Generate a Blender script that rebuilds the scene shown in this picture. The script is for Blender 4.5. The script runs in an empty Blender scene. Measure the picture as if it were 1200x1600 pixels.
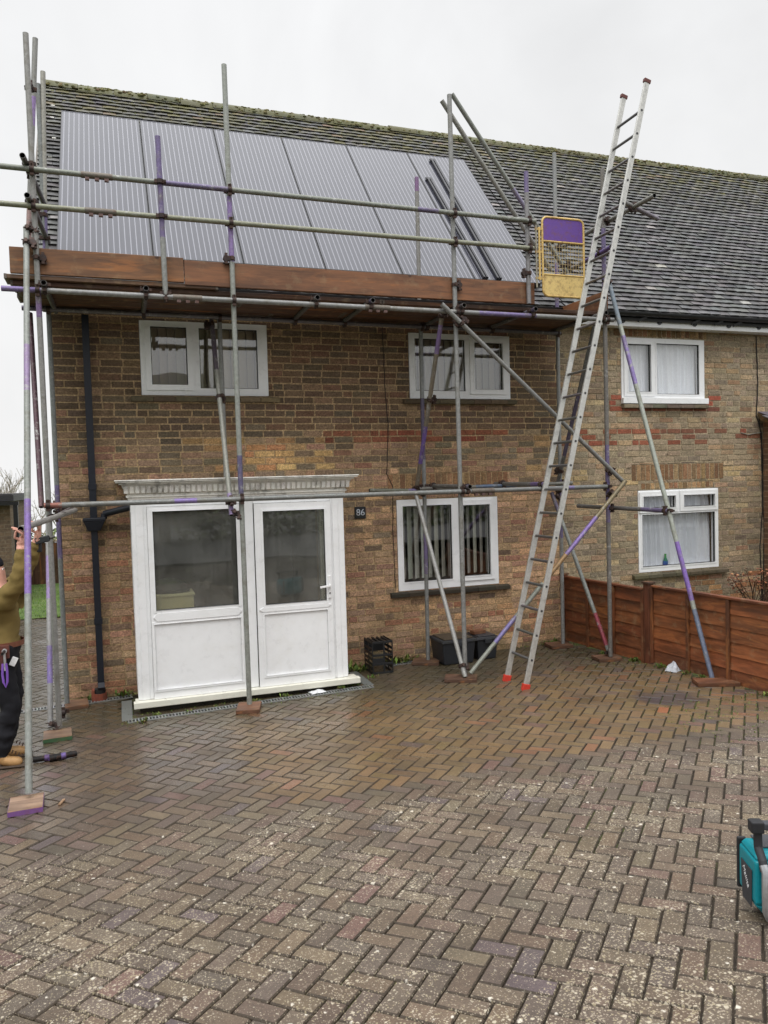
import bpy, bmesh, math, random
from mathutils import Vector, Matrix, noise as mnoise
R = random.Random(86)
rad = math.radians
scene = bpy.context.scene
COL = scene.collection

def lin(c):
    out = []
    for v in c[:3]:
        v /= 255.0
        out.append(v / 12.92 if v <= 0.04045 else ((v + 0.055) / 1.055) ** 2.4)
    return (out[0], out[1], out[2], 1.0)

def jit(c, a=0.08, R=R):
    k = 1 + R.uniform(-a, a)
    return tuple(max(0, min(255, v * k * (1 + R.uniform(-a, a) * .25))) for v in c[:3])

# ------------------------------------------------------------------ materials
def new_mat(name):
    m = bpy.data.materials.new(name); m.use_nodes = True
    nt = m.node_tree; nt.nodes.clear()
    return m, nt
def N(nt, t, **kw):
    n = nt.nodes.new(t)
    for k, v in kw.items():
        setattr(n, k, v)
    return n
def L(nt, a, b): nt.links.new(a, b)

def math_node(nt, op, a, b=None, clamp=False):
    n = N(nt, 'ShaderNodeMath', operation=op); n.use_clamp = clamp
    for i, v in enumerate((a, b)):
        if v is None: continue
        if isinstance(v, (int, float)): n.inputs[i].default_value = v
        else: L(nt, v, n.inputs[i])
    return n.outputs[0]
def noise_node(nt, vec, scale, detail=4, rough=.6, dist=0.0):
    n = N(nt, 'ShaderNodeTexNoise'); n.inputs['Scale'].default_value = scale
    n.inputs['Detail'].default_value = detail; n.inputs['Roughness'].default_value = rough
    n.inputs['Distortion'].default_value = dist
    if vec is not None: L(nt, vec, n.inputs['Vector'])
    return n.outputs['Fac']
def ramp(nt, fac, stops):
    n = N(nt, 'ShaderNodeValToRGB'); e = n.color_ramp.elements
    while len(e) < len(stops): e.new(.5)
    for el, (p, c) in zip(e, stops):
        el.position = p; el.color = c if len(c) == 4 else (*c, 1)
    L(nt, fac, n.inputs[0]); return n.outputs[0]
def mapr(nt, v, a, b, c=0.0, d=1.0):
    n = N(nt, 'ShaderNodeMapRange'); L(nt, v, n.inputs[0])
    for i, x in enumerate((a, b, c, d)): n.inputs[i + 1].default_value = x
    return n.outputs[0]
def mix(nt, fac, a, b, blend='MIX'):
    n = N(nt, 'ShaderNodeMix', data_type='RGBA', blend_type=blend)
    for i, v in ((0, fac), (6, a), (7, b)):
        if isinstance(v, (int, float)): n.inputs[i].default_value = v
        elif isinstance(v, tuple): n.inputs[i].default_value = v
        else: L(nt, v, n.inputs[i])
    return n.outputs[2]
def world_pos(nt): return N(nt, 'ShaderNodeNewGeometry').outputs['Position']
def bump(nt, h, strength, dist=.01):
    n = N(nt, 'ShaderNodeBump'); n.inputs['Strength'].default_value = strength
    n.inputs['Distance'].default_value = dist; L(nt, h, n.inputs['Height']); return n.outputs[0]
def principled(nt):
    b = N(nt, 'ShaderNodeBsdfPrincipled'); o = N(nt, 'ShaderNodeOutputMaterial')
    L(nt, b.outputs[0], o.inputs[0]); return b
def objco(nt): return N(nt, 'ShaderNodeTexCoord').outputs['Object']
def stretch(nt, vec, s):
    n = N(nt, 'ShaderNodeMapping'); n.inputs['Scale'].default_value = s
    L(nt, vec, n.inputs[0]); return n.outputs[0]

def mat_attr(name, rough=.6, metal=0.0, nscale=30, namt=.25, bstr=.15, bscale=None, spec=.5, st=(1, 1, 1), dirt=None, dscale=3, damt=.5, rvar=0.1):
    """colour of each face from the mesh, with fine mottling and dirt"""
    m, nt = new_mat(name); b = principled(nt)
    a = N(nt, 'ShaderNodeAttribute', attribute_name='col').outputs['Color']
    p = stretch(nt, objco(nt), st)
    f = noise_node(nt, p, nscale, 5, .65)
    k = mapr(nt, f, .25, .75, 1 - namt, 1 + namt)
    c = mix(nt, 1.0, a, k, 'MULTIPLY')
    if dirt:
        d = noise_node(nt, p, dscale, 6, .7)
        c = mix(nt, mapr(nt, d, .5, .72, 0, damt), c, lin(dirt))
    L(nt, c, b.inputs['Base Color'])
    L(nt, mapr(nt, f, .3, .7, rough - rvar, rough + rvar), b.inputs['Roughness'])
    b.inputs['Metallic'].default_value = metal
    b.inputs['Specular IOR Level'].default_value = spec
    if bstr: L(nt, bump(nt, noise_node(nt, p, bscale or nscale * 2, 4), bstr, .004), b.inputs['Normal'])
    return m

M = {}
M['brick'] = None
def brick_mat():
    m, nt = new_mat('brickwork'); b = principled(nt)
    a = N(nt, 'ShaderNodeAttribute', attribute_name='col').outputs['Color']
    p = world_pos(nt)
    f1 = noise_node(nt, p, 55, 5, .7); f2 = noise_node(nt, p, 11, 4, .6); f3 = noise_node(nt, p, 1.1, 4, .6)
    c = mix(nt, 1.0, a, mapr(nt, f1, .3, .7, .5, 1.5), 'MULTIPLY')
    c = mix(nt, 1.0, c, mapr(nt, f2, .3, .7, .76, 1.24), 'MULTIPLY')
    c = mix(nt, mapr(nt, f2, .54, .68, 0, .55), c, lin((70, 62, 50)))
    c = mix(nt, mapr(nt, f3, .52, .68, 0, .3), c, lin((92, 80, 58)))
    f5 = noise_node(nt, stretch(nt, p, (1, 1, 2.2)), 24, 5, .7, 1.4)
    c = mix(nt, 1.0, c, mapr(nt, f5, .34, .62, .62, 1.22), 'MULTIPLY')
    f4 = noise_node(nt, p, 140, 3, .6)
    c = mix(nt, mapr(nt, f4, .64, .74, 0, .4), c, lin((198, 176, 140)))
    # green algae on the lowest courses
    sep = N(nt, 'ShaderNodeSeparateXYZ'); L(nt, p, sep.inputs[0])
    lowz = mapr(nt, sep.outputs[2], .42, .02)
    alg = math_node(nt, 'MULTIPLY', lowz, mapr(nt, noise_node(nt, p, 3.0, 5), .42, .6), True)
    c = mix(nt, math_node(nt, 'MULTIPLY', alg, .55), c, lin((84, 84, 48)))
    L(nt, c, b.inputs['Base Color']); b.inputs['Roughness'].default_value = .88
    b.inputs['Specular IOR Level'].default_value = .25
    h = math_node(nt, 'ADD', f1, math_node(nt, 'MULTIPLY', f2, .7))
    L(nt, bump(nt, h, .6, .006), b.inputs['Normal'])
    return m
M['brick'] = brick_mat()

def brick_tex(name, c1, c2, cm, scale=1.0):
    """plain stretcher-bond shader for the walls seen edge-on or far away"""
    m, nt = new_mat(name); b = principled(nt)
    p = objco(nt); sep = N(nt, 'ShaderNodeSeparateXYZ'); L(nt, p, sep.inputs[0])
    comb = N(nt, 'ShaderNodeCombineXYZ')
    L(nt, math_node(nt, 'ADD', sep.outputs[0], sep.outputs[1]), comb.inputs[0]); L(nt, sep.outputs[2], comb.inputs[1])
    t = N(nt, 'ShaderNodeTexBrick'); L(nt, comb.outputs[0], t.inputs['Vector'])
    t.inputs['Scale'].default_value = 1; t.inputs['Brick Width'].default_value = .225 * scale
    t.inputs['Row Height'].default_value = .075 * scale; t.inputs['Mortar Size'].default_value = .006
    t.inputs['Color1'].default_value = lin(c1); t.inputs['Color2'].default_value = lin(c2); t.inputs['Mortar'].default_value = lin(cm)
    c = mix(nt, 1.0, t.outputs['Color'], mapr(nt, noise_node(nt, p, 25), .3, .7, .7, 1.3), 'MULTIPLY')
    L(nt, c, b.inputs['Base Color']); b.inputs['Roughness'].default_value = .9
    L(nt, bump(nt, t.outputs['Fac'], -.5, .006), b.inputs['Normal'])
    return m
M['brick_side'] = brick_tex('brickwork_side', (150, 118, 88), (116, 92, 70), (170, 145, 110))
M['brick_dark'] = brick_tex('brickwork_dark', (128, 92, 66), (98, 74, 58), (140, 120, 95))
M['brick_garage'] = brick_tex('brickwork_garage', (118, 98, 78), (98, 82, 68), (120, 108, 92))

def paver_mat():
    m, nt = new_mat('block_paving'); b = principled(nt)
    a = N(nt, 'ShaderNodeAttribute', attribute_name='col').outputs['Color']
    p = world_pos(nt); sep = N(nt, 'ShaderNodeSeparateXYZ'); L(nt, p, sep.inputs[0])
    X, Y = sep.outputs[0], sep.outputs[1]
    big = noise_node(nt, p, .8, 5, .6); mid = noise_node(nt, p, 4, 5, .65); fine = noise_node(nt, p, 90, 5, .75)
    grit = noise_node(nt, p, 260, 3, .7)
    # clean, damp, rust-brown stretch by the house against the dry lichen-covered part
    edge = math_node(nt, 'ADD', Y, math_node(nt, 'MULTIPLY', math_node(nt, 'SUBTRACT', big, .5), 1.5))
    edge = math_node(nt, 'ADD', edge, math_node(nt, 'MULTIPLY', math_node(nt, 'SUBTRACT', mid, .5), .9))
    house = mapr(nt, edge, -4.1, -3.0)
    left = mapr(nt, X, 1.1, -.5)
    right = math_node(nt, 'MULTIPLY', mapr(nt, X, .6, 1.9), mapr(nt, X, 6.2, 4.6))
    damp = house
    c = mix(nt, 1.0, a, mapr(nt, fine, .25, .75, .62, 1.38), 'MULTIPLY')
    c = mix(nt, 1.0, c, mapr(nt, grit, .3, .7, .8, 1.2), 'MULTIPLY')
    c = mix(nt, 1.0, c, mapr(nt, mid, .3, .7, .78, 1.2), 'MULTIPLY')
    och = math_node(nt, 'MULTIPLY', math_node(nt, 'MULTIPLY', house, right), mapr(nt, Y, -.7, -2.0))
    och = math_node(nt, 'MULTIPLY', och, mapr(nt, mid, .3, .62))
    c = mix(nt, math_node(nt, 'MULTIPLY', och, .32), c, lin((112, 92, 60)))
    # dark silt next to the wall
    silt = math_node(nt, 'MULTIPLY', mapr(nt, math_node(nt, 'ADD', Y, math_node(nt, 'MULTIPLY', mid, 1.2)), -1.5, -.3), mapr(nt, big, .3, .5))
    c = mix(nt, math_node(nt, 'MULTIPLY', silt, .72), c, lin((66, 60, 42)))
    # the round burnt patch
    off = N(nt, 'ShaderNodeVectorMath', operation='DISTANCE'); L(nt, p, off.inputs[0]); off.inputs[1].default_value = (4.78, -2.75, .1)
    pd = math_node(nt, 'ADD', off.outputs['Value'], math_node(nt, 'MULTIPLY', math_node(nt, 'SUBTRACT', mid, .5), .5))
    c = mix(nt, mapr(nt, pd, .34, .2, 0, .75), c, lin((66, 58, 60)))
    # lichen: pale dots of several sizes, thick on the dry part
    dry = math_node(nt, 'SUBTRACT', 1.0, math_node(nt, 'MULTIPLY', damp, .97))
    dens = math_node(nt, 'MULTIPLY', dry, mapr(nt, noise_node(nt, p, 2.1, 5), .3, .62, .45, 1.25))
    for sc, r0, r1, colr, th in ((54, .10, .42, (196, 186, 164), .55), (125, .1, .58, (168, 156, 136), .3), (29, .04, .32, (224, 217, 202), .80), (90, .06, .48, (158, 146, 118), .45)):
        v = N(nt, 'ShaderNodeTexVoronoi'); v.inputs['Scale'].default_value = sc
        wob = N(nt, 'ShaderNodeVectorMath', operation='ADD'); L(nt, p, wob.inputs[0])
        nz = N(nt, 'ShaderNodeTexNoise'); nz.inputs['Scale'].default_value = sc * 1.7; L(nt, p, nz.inputs['Vector'])
        sca = N(nt, 'ShaderNodeVectorMath', operation='SCALE'); L(nt, nz.outputs['Color'], sca.inputs[0]); sca.inputs['Scale'].default_value = .7 / sc
        L(nt, sca.outputs[0], wob.inputs[1]); L(nt, wob.outputs[0], v.inputs['Vector'])
        rnd = N(nt, 'ShaderNodeSeparateColor'); L(nt, v.outputs['Color'], rnd.inputs[0])
        size = math_node(nt, 'MULTIPLY', mapr(nt, rnd.outputs[0], th, 1.0, 0, r1), dens)
        d = math_node(nt, 'SUBTRACT', size, v.outputs['Distance'])
        mask = mapr(nt, d, -.02, .12, 0, .76)
        c = mix(nt, mask, c, lin(colr))
    L(nt, c, b.inputs['Base Color'])
    wet = noise_node(nt, p, 2.2, 5, .6)
    rough_wet = mapr(nt, wet, .36, .62, .17, .44)
    rough_wet = math_node(nt, 'ADD', rough_wet, mapr(nt, X, .6, 3.0, -.04, .12))
    rr = N(nt, 'ShaderNodeMix', data_type='FLOAT'); rr.inputs[2].default_value = .62
    L(nt, math_node(nt, 'MAXIMUM', damp, left, True), rr.inputs[0]); L(nt, rough_wet, rr.inputs[3])
    L(nt, rr.outputs[0], b.inputs['Roughness'])
    b.inputs['Specular IOR Level'].default_value = .5
    h = math_node(nt, 'ADD', fine, math_node(nt, 'MULTIPLY', grit, .6))
    bn = N(nt, 'ShaderNodeBump'); bn.inputs['Distance'].default_value = .004; L(nt, h, bn.inputs['Height'])
    L(nt, math_node(nt, 'SUBTRACT', .6, math_node(nt, 'MULTIPLY', damp, .42)), bn.inputs['Strength']); L(nt, bn.outputs[0], b.inputs['Normal'])
    return m
M['paver'] = paver_mat()

def soil_mat():
    m, nt = new_mat('jointing_soil'); b = principled(nt); p = world_pos(nt)
    c = ramp(nt, noise_node(nt, p, 18, 5), [(.3, lin((34, 28, 22))), (.7, lin((62, 52, 40)))])
    sep = N(nt, 'ShaderNodeSeparateXYZ'); L(nt, p, sep.inputs[0])
    g = mapr(nt, noise_node(nt, p, 1.3, 5, .7), .52, .66)
    g2 = math_node(nt, 'MULTIPLY', mapr(nt, sep.outputs[0], 3.9, 4.9), mapr(nt, sep.outputs[1], -4.3, -3.4))
    g = math_node(nt, 'MAXIMUM', math_node(nt, 'MULTIPLY', g, .8), g2, True)
    g = math_node(nt, 'MULTIPLY', g, mapr(nt, noise_node(nt, p, 9, 4), .38, .6))
    c = mix(nt, g, c, lin((86, 98, 40)))
    L(nt, c, b.inputs['Base Color']); b.inputs['Roughness'].default_value = .9
    L(nt, bump(nt, noise_node(nt, p, 60), .6, .01), b.inputs['Normal'])
    return m
M['soil'] = soil_mat()

def grass_ground():
    m, nt = new_mat('grass_ground'); b = principled(nt); p = world_pos(nt)
    c = ramp(nt, noise_node(nt, p, 3, 6, .7), [(.3, lin((58, 78, 36))), (.5, lin((80, 102, 46))), (.72, lin((104, 116, 66)))])
    L(nt, c, b.inputs['Base Color']); b.inputs['Roughness'].default_value = .95
    L(nt, bump(nt, noise_node(nt, p, 30), .8, .03), b.inputs['Normal'])
    return m
M['grass'] = grass_ground()
def asphalt():
    m, nt = new_mat('asphalt'); b = principled(nt); p = world_pos(nt)
    c = ramp(nt, noise_node(nt, p, 120, 4), [(.3, lin((56, 56, 58))), (.7, lin((92, 92, 92)))])
    L(nt, c, b.inputs['Base Color']); b.inputs['Roughness'].default_value = .6
    return m
M['asphalt'] = asphalt()

def steel_mat():
    m, nt = new_mat('galvanised_tube'); b = principled(nt)
    at = N(nt, 'ShaderNodeAttribute', attribute_name='col'); a = at.outputs['Color']
    p = world_pos(nt)
    f = noise_node(nt, p, 40, 6, .7); g = noise_node(nt, p, 7, 5, .65); h = noise_node(nt, p, 160, 3)
    c = mix(nt, 1.0, a, mapr(nt, f, .25, .75, .66, 1.32), 'MULTIPLY')
    c = mix(nt, mapr(nt, g, .52, .66, 0, .5), c, lin((112, 106, 92)))
    c = mix(nt, mapr(nt, noise_node(nt, p, 15, 6, .75), .55, .65, 0, .8), c, lin((160, 160, 157)))
    c = mix(nt, mapr(nt, noise_node(nt, p, 21, 5, .75), .63, .7, 0, .5), c, lin((104, 84, 70)))
    c = mix(nt, mapr(nt, h, .64, .74, 0, .5), c, lin((188, 186, 178)))
    L(nt, c, b.inputs['Base Color']); b.inputs['Metallic'].default_value = .35
    L(nt, mapr(nt, f, .3, .7, .42, .66), b.inputs['Roughness'])
    L(nt, bump(nt, f, .12, .003), b.inputs['Normal'])
    return m
M['steel'] = steel_mat()
M['coupler'] = mat_attr('rusty_coupler', .6, .5, 60, .35, .3, dirt=(92, 60, 44), dscale=25, damt=.7)
M['alu'] = mat_attr('worn_aluminium', .42, .55, 50, .14, .08, dirt=(120, 120, 120), dscale=14, damt=.5)
M['plastic'] = mat_attr('moulded_plastic', .42, 0, 60, .12, .1, spec=.45)
M['rubber'] = mat_attr('matt_plastic', .65, 0, 60, .18, .1)
M['upvc'] = mat_attr('white_upvc', .32, 0, 9, .04, .02, dirt=(206, 203, 190), dscale=5, damt=.16)
M['canopy'] = mat_attr('weathered_white_paint', .6, 0, 30, .1, .2, dirt=(92, 92, 84), dscale=7, damt=.85)
M['paint'] = mat_attr('old_paint', .5, .1, 40, .14, .15, dirt=(120, 78, 48), dscale=16, damt=.8)
M['stone'] = mat_attr('rough_masonry', .9, 0, 30, .35, .5, dirt=(46, 48, 34), dscale=8, damt=.7)
M['cloth'] = mat_attr('work_cloth', .9, 0, 14, .16, .3, bscale=26, spec=.2)
M['skin'] = mat_attr('skin', .55, 0, 30, .1, .1, spec=.4)
M['leather'] = mat_attr('leather', .6, 0, 40, .25, .2)
M['paper'] = mat_attr('paper', .8, 0, 40, .12, .2)
M['net'] = mat_attr('net_curtain', .9, 0, 30, .05, 0)
M['net'].node_tree.nodes['Principled BSDF'].inputs['Transmission Weight'].default_value = 0
M['blind'] = mat_attr('blind_fabric', .8, 0, 80, .08, .1)
M['leaf'] = mat_attr('leaf', .6, 0, 20, .25, 0, spec=.3)
M['bark'] = mat_attr('bark', .9, 0, 20, .3, .4)
M['room'] = mat_attr('room_plaster', .9, 0, 5, .08, 0)
M['moss'] = mat_attr('moss', .95, 0, 60, .5, .9, bscale=90)

def timber_mat(name, st, knots=True):
    m, nt = new_mat(name); b = principled(nt)
    a = N(nt, 'ShaderNodeAttribute', attribute_name='col').outputs['Color']
    p = objco(nt); s = stretch(nt, p, st)
    f = noise_node(nt, s, 18, 6, .65, .6); g = noise_node(nt, s, 4, 4, .6, .4)
    c = mix(nt, 1.0, a, mapr(nt, f, .3, .7, .5, 1.5), 'MULTIPLY')
    c = mix(nt, mapr(nt, g, .44, .64, 0, .75), c, lin((66, 42, 28)))
    c = mix(nt, mapr(nt, noise_node(nt, s, 9, 5, .7, 1.0), .56, .68, 0, .5), c, lin((176, 112, 58)))
    c = mix(nt, mapr(nt, noise_node(nt, p, 9, 5), .56, .72, 0, .45), c, lin((148, 124, 92)))
    if knots:
        v = N(nt, 'ShaderNodeTexVoronoi'); v.inputs['Scale'].default_value = 3.1; L(nt, p, v.inputs['Vector'])
        c = mix(nt, mapr(nt, v.outputs['Distance'], .08, .05, 0, .7), c, lin((48, 26, 16)))
    L(nt, c, b.inputs['Base Color']); L(nt, mapr(nt, f, .3, .7, .45, .75), b.inputs['Roughness'])
    L(nt, bump(nt, f, .3, .004), b.inputs['Normal'])
    return m
M['board'] = timber_mat('scaffold_board', (.12, 1, 1))
M['boardy'] = timber_mat('scaffold_board_across', (1, .12, 1))
M['fence'] = timber_mat('stained_fence', (1, .15, 1), False)
M['fencex'] = timber_mat('stained_fence_along', (1, 1, .15), False)

def tile_mat():
    m, nt = new_mat('roof_tile'); b = principled(nt)
    a = N(nt, 'ShaderNodeAttribute', attribute_name='col').outputs['Color']; p = world_pos(nt)
    f = noise_node(nt, p, 40, 5, .7); g = noise_node(nt, p, 5, 5, .7); sp = noise_node(nt, p, 26, 4, .7)
    c = mix(nt, 1.0, a, mapr(nt, f, .25, .75, .68, 1.32), 'MULTIPLY')
    sep = N(nt, 'ShaderNodeSeparateXYZ'); L(nt, p, sep.inputs[0])
    top = mapr(nt, sep.outputs[2], 6.3, 7.6)
    ms = math_node(nt, 'MULTIPLY', mapr(nt, noise_node(nt, p, 7, 6, .75), .44, .58), math_node(nt, 'ADD', math_node(nt, 'MULTIPLY', top, .85), .06))
    c = mix(nt, ms, c, lin((86, 84, 44)))
    li = mapr(nt, sp, .70, .74, 0, .65)
    c = mix(nt, li, c, lin((190, 188, 176)))
    L(nt, c, b.inputs['Base Color']); b.inputs['Roughness'].default_value = .6
    b.inputs['Specular IOR Level'].default_value = .4
    L(nt, bump(nt, f, .4, .005), b.inputs['Normal'])
    return m
M['tile'] = tile_mat()

def glass_mat(name, ior=1.7, tint=(1, 1, 1), streak=0.0):
    m, nt = new_mat(name)
    t = N(nt, 'ShaderNodeBsdfTransparent'); t.inputs[0].default_value = (*tint, 1)
    g = N(nt, 'ShaderNodeBsdfGlossy'); g.inputs['Roughness'].default_value = .015
    # Schlick reflectance that is the same from both sides of the pane
    lw = N(nt, 'ShaderNodeLayerWeight'); lw.inputs['Blend'].default_value = .5
    f0 = ((ior - 1) / (ior + 1)) ** 2
    f = math_node(nt, 'ADD', math_node(nt, 'MULTIPLY', math_node(nt, 'POWER', lw.outputs['Facing'], 5), 1 - f0), f0)
    mx = N(nt, 'ShaderNodeMixShader'); L(nt, f, mx.inputs[0]); L(nt, t.outputs[0], mx.inputs[1]); L(nt, g.outputs[0], mx.inputs[2])
    p = objco(nt)
    nb = bump(nt, noise_node(nt, p, 1.6, 2), .03, .05); L(nt, nb, g.inputs['Normal'])
    out = mx.outputs[0]
    if streak:
        s = stretch(nt, p, (42, 42, 1.4)); fz = math_node(nt, 'ADD', math_node(nt, 'MULTIPLY', noise_node(nt, s, 1.0, 3, .6), .3), math_node(nt, 'MULTIPLY', noise_node(nt, p, 2.6, 4, .6, .5), .7))
        d = N(nt, 'ShaderNodeBsdfDiffuse'); d.inputs[0].default_value = lin((190, 190, 185))
        m2 = N(nt, 'ShaderNodeMixShader'); L(nt, mapr(nt, fz, .32, .66, .025, streak), m2.inputs[0]); L(nt, out, m2.inputs[1]); L(nt, d.outputs[0], m2.inputs[2])
        out = m2.outputs[0]
    o = N(nt, 'ShaderNodeOutputMaterial'); L(nt, out, o.inputs[0])
    return m
M['glass'] = glass_mat('window_glass', 1.95)
M['glass_porch'] = glass_mat('porch_glass', 1.85, (.80, .81, .76), .15)

def pv_mat():
    m, nt = new_mat('solar_cells'); b = principled(nt)
    p = objco(nt); sep = N(nt, 'ShaderNodeSeparateXYZ'); L(nt, p, sep.inputs[0])
    fr = math_node(nt, 'FRACT', math_node(nt, 'MULTIPLY', sep.outputs[0], 1 / .0575))
    d = math_node(nt, 'ABSOLUTE', math_node(nt, 'SUBTRACT', fr, .5))
    line = mapr(nt, d, .10, .06)
    f = noise_node(nt, p, 2.5, 3)
    base = mix(nt, f, lin((46, 47, 58)), lin((57, 58, 69)))
    c = mix(nt, math_node(nt, 'MULTIPLY', line, .8), base, lin((140, 140, 150)))
    L(nt, c, b.inputs['Base Color']); b.inputs['Roughness'].default_value = .24
    b.inputs['Specular IOR Level'].default_value = .55
    return m
M['pv'] = pv_mat()

# ------------------------------------------------------------------ mesh builder
class MB:
    def __init__(s): s.v = []; s.f = []; s.c = []; s.m = []
    def face(s, pts, col, mi=0):
        n = len(s.v); s.v += [tuple(p) for p in pts]; s.f.append(tuple(range(n, n + len(pts)))); s.c.append(lin(col)); s.m.append(mi)
    def add(s, vs, fs, col, mi=0):
        n = len(s.v); s.v += [tuple(p) for p in vs]; cl = lin(col)
        for f in fs: s.f.append(tuple(i + n for i in f)); s.c.append(cl); s.m.append(mi)
    def hexa(s, p, col, mi=0):
        """p = 8 corners: bottom 4 ccw, top 4 ccw"""
        s.add(p, [(3, 2, 1, 0), (4, 5, 6, 7), (0, 1, 5, 4), (1, 2, 6, 5), (2, 3, 7, 6), (3, 0, 4, 7)], col, mi)
    def box(s, x0, x1, y0, y1, z0, z1, col, mi=0):
        s.hexa([(x0, y0, z0), (x1, y0, z0), (x1, y1, z0), (x0, y1, z0), (x0, y0, z1), (x1, y0, z1), (x1, y1, z1), (x0, y1, z1)], col, mi)
    def obox(s, c, ax, ay, az, hx, hy, hz, col, mi=0):
        c = Vector(c); ax = Vector(ax).normalized() * hx; ay = Vector(ay).normalized() * hy; az = Vector(az).normalized() * hz
        s.hexa([c - ax - ay - az, c + ax - ay - az, c + ax + ay - az, c - ax + ay - az, c - ax - ay + az, c + ax - ay + az, c + ax + ay + az, c - ax + ay + az], col, mi)
    def prism(s, prof, axis, a, b, col, mi=0):
        """profile of (u,v) pairs extruded along an axis: x->(y,z) y->(x,z) z->(x,y)"""
        def P(u, v, t): return {'x': (t, u, v), 'y': (u, t, v), 'z': (u, v, t)}[axis]
        n = len(prof); vs = [P(u, v, a) for u, v in prof] + [P(u, v, b) for u, v in prof]
        fs = [tuple(range(n))[::-1], tuple(range(n, 2 * n))] + [(i, (i + 1) % n, n + (i + 1) % n, n + i) for i in range(n)]
        s.add(vs, fs, col, mi)
    def plate(s, x0, x1, z0, z1, holes, yf, yb, col, mi=0, outer=True, back=True):
        xs = sorted({x0, x1, *[h[i] for h in holes for i in (0, 1)]}); zs = sorted({z0, z1, *[h[i] for h in holes for i in (2, 3)]})
        xs = [x for x in xs if x0 <= x <= x1]; zs = [z for z in zs if z0 <= z <= z1]
        for i in range(len(xs) - 1):
            for j in range(len(zs) - 1):
                a, b, c, d = xs[i], xs[i + 1], zs[j], zs[j + 1]; mx, mz = (a + b) / 2, (c + d) / 2
                if any(h[0] < mx < h[1] and h[2] < mz < h[3] for h in holes): continue
                s.face([(a, yf, c), (b, yf, c), (b, yf, d), (a, yf, d)], col, mi)
                if back: s.face([(b, yb, c), (a, yb, c), (a, yb, d), (b, yb, d)], col, mi)
        for h in holes:
            a, b, c, d = h
            s.face([(a, yf, c), (a, yf, d), (a, yb, d), (a, yb, c)], col, mi); s.face([(b, yf, d), (b, yf, c), (b, yb, c), (b, yb, d)], col, mi)
            s.face([(b, yf, c), (a, yf, c), (a, yb, c), (b, yb, c)], col, mi); s.face([(a, yf, d), (b, yf, d), (b, yb, d), (a, yb, d)], col, mi)
        if outer:
            a, b, c, d = x0, x1, z0, z1
            s.face([(a, yf, d), (a, yf, c), (a, yb, c), (a, yb, d)], col, mi); s.face([(b, yf, c), (b, yf, d), (b, yb, d), (b, yb, c)], col, mi)
            s.face([(a, yf, c), (b, yf, c), (b, yb, c), (a, yb, c)], col, mi); s.face([(b, yf, d), (a, yf, d), (a, yb, d), (b, yb, d)], col, mi)
    def tube(s, p1, p2, r, col, n=14, bands=(), wall=.0035, hollow=True, inner=(30, 28, 28), mi=0, r2=None):
        p1 = Vector(p1); p2 = Vector(p2); d = p2 - p1; ln = d.length; d.normalize(); r2 = r if r2 is None else r2
        u = d.orthogonal().normalized(); w = d.cross(u)
        cuts = sorted({0.0, 1.0, *[t for b in bands for t in b[:2] if 0 < t < 1]})
        ring = lambda t, rr: [p1 + d * (ln * t) + (u * math.cos(2 * math.pi * k / n) + w * math.sin(2 * math.pi * k / n)) * rr for k in range(n)]
        for i in range(len(cuts) - 1):
            a, b = cuts[i], cuts[i + 1]; cc = col
            for bd in bands:
                if bd[0] <= (a + b) / 2 <= bd[1]: cc = bd[2]
            ra, rb = r + (r2 - r) * a, r + (r2 - r) * b
            s.add(ring(a, ra) + ring(b, rb), [(k, (k + 1) % n, n + (k + 1) % n, n + k) for k in range(n)], cc, mi)
        for t, sg, rr in ((0, 1, r), (1, -1, r2)):
            o = ring(t, rr)
            if hollow:
                q = ring(t, rr - wall); dp = [x + d * (sg * .12) for x in q]
                fs = [(k, (k + 1) % n, n + (k + 1) % n, n + k) for k in range(n)]
                s.add(o + q, fs if sg < 0 else [f[::-1] for f in fs], col, mi)
                s.add(q + dp, fs if sg < 0 else [f[::-1] for f in fs], inner, mi)
                s.add(dp, [tuple(range(n))], inner, mi)
            else:
                s.add(o, [tuple(range(n)) if sg < 0 else tuple(range(n))[::-1]], col, mi)
    def path(s, pts, r, col, n=8, mi=0, closed=False):
        pts = [Vector(p) for p in pts]; k = len(pts); rings = []
        prev = None
        for i, p in enumerate(pts):
            if closed: d = pts[(i + 1) % k] - pts[i - 1]
            else: d = pts[min(i + 1, k - 1)] - pts[max(i - 1, 0)]
            d.normalize(); u = d.orthogonal().normalized() if prev is None else (prev - d * prev.dot(d)).normalized()
            prev = u; w = d.cross(u)
            rings += [p + (u * math.cos(2 * math.pi * j / n) + w * math.sin(2 * math.pi * j / n)) * r for j in range(n)]
        fs = []
        for i in range(k if closed else k - 1):
            a, b = i * n, ((i + 1) % k) * n
            fs += [(a + j, a + (j + 1) % n, b + (j + 1) % n, b + j) for j in range(n)]
        if not closed: fs += [tuple(range(n))[::-1], tuple(range((k - 1) * n, k * n))]
        s.add(rings, fs, col, mi)
    def ball(s, c, r, col, seg=10, rings=6, sq=(1, 1, 1), mi=0, wob=0.0, half=False):
        c = Vector(c); vs = []; fs = []
        for i in range(rings + 1):
            th = math.pi * i / rings * (.5 if half else 1)
            for j in range(seg):
                ph = 2 * math.pi * j / seg; k = 1 + R.uniform(-wob, wob)
                vs.append(c + Vector((math.sin(th) * math.cos(ph) * r * sq[0] * k, math.sin(th) * math.sin(ph) * r * sq[1] * k, math.cos(th) * r * sq[2] * k)))
        for i in range(rings):
            for j in range(seg): fs.append((i * seg + j, (i + 1) * seg + j, (i + 1) * seg + (j + 1) % seg, i * seg + (j + 1) % seg))
        s.add(vs, fs, col, mi)
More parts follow.
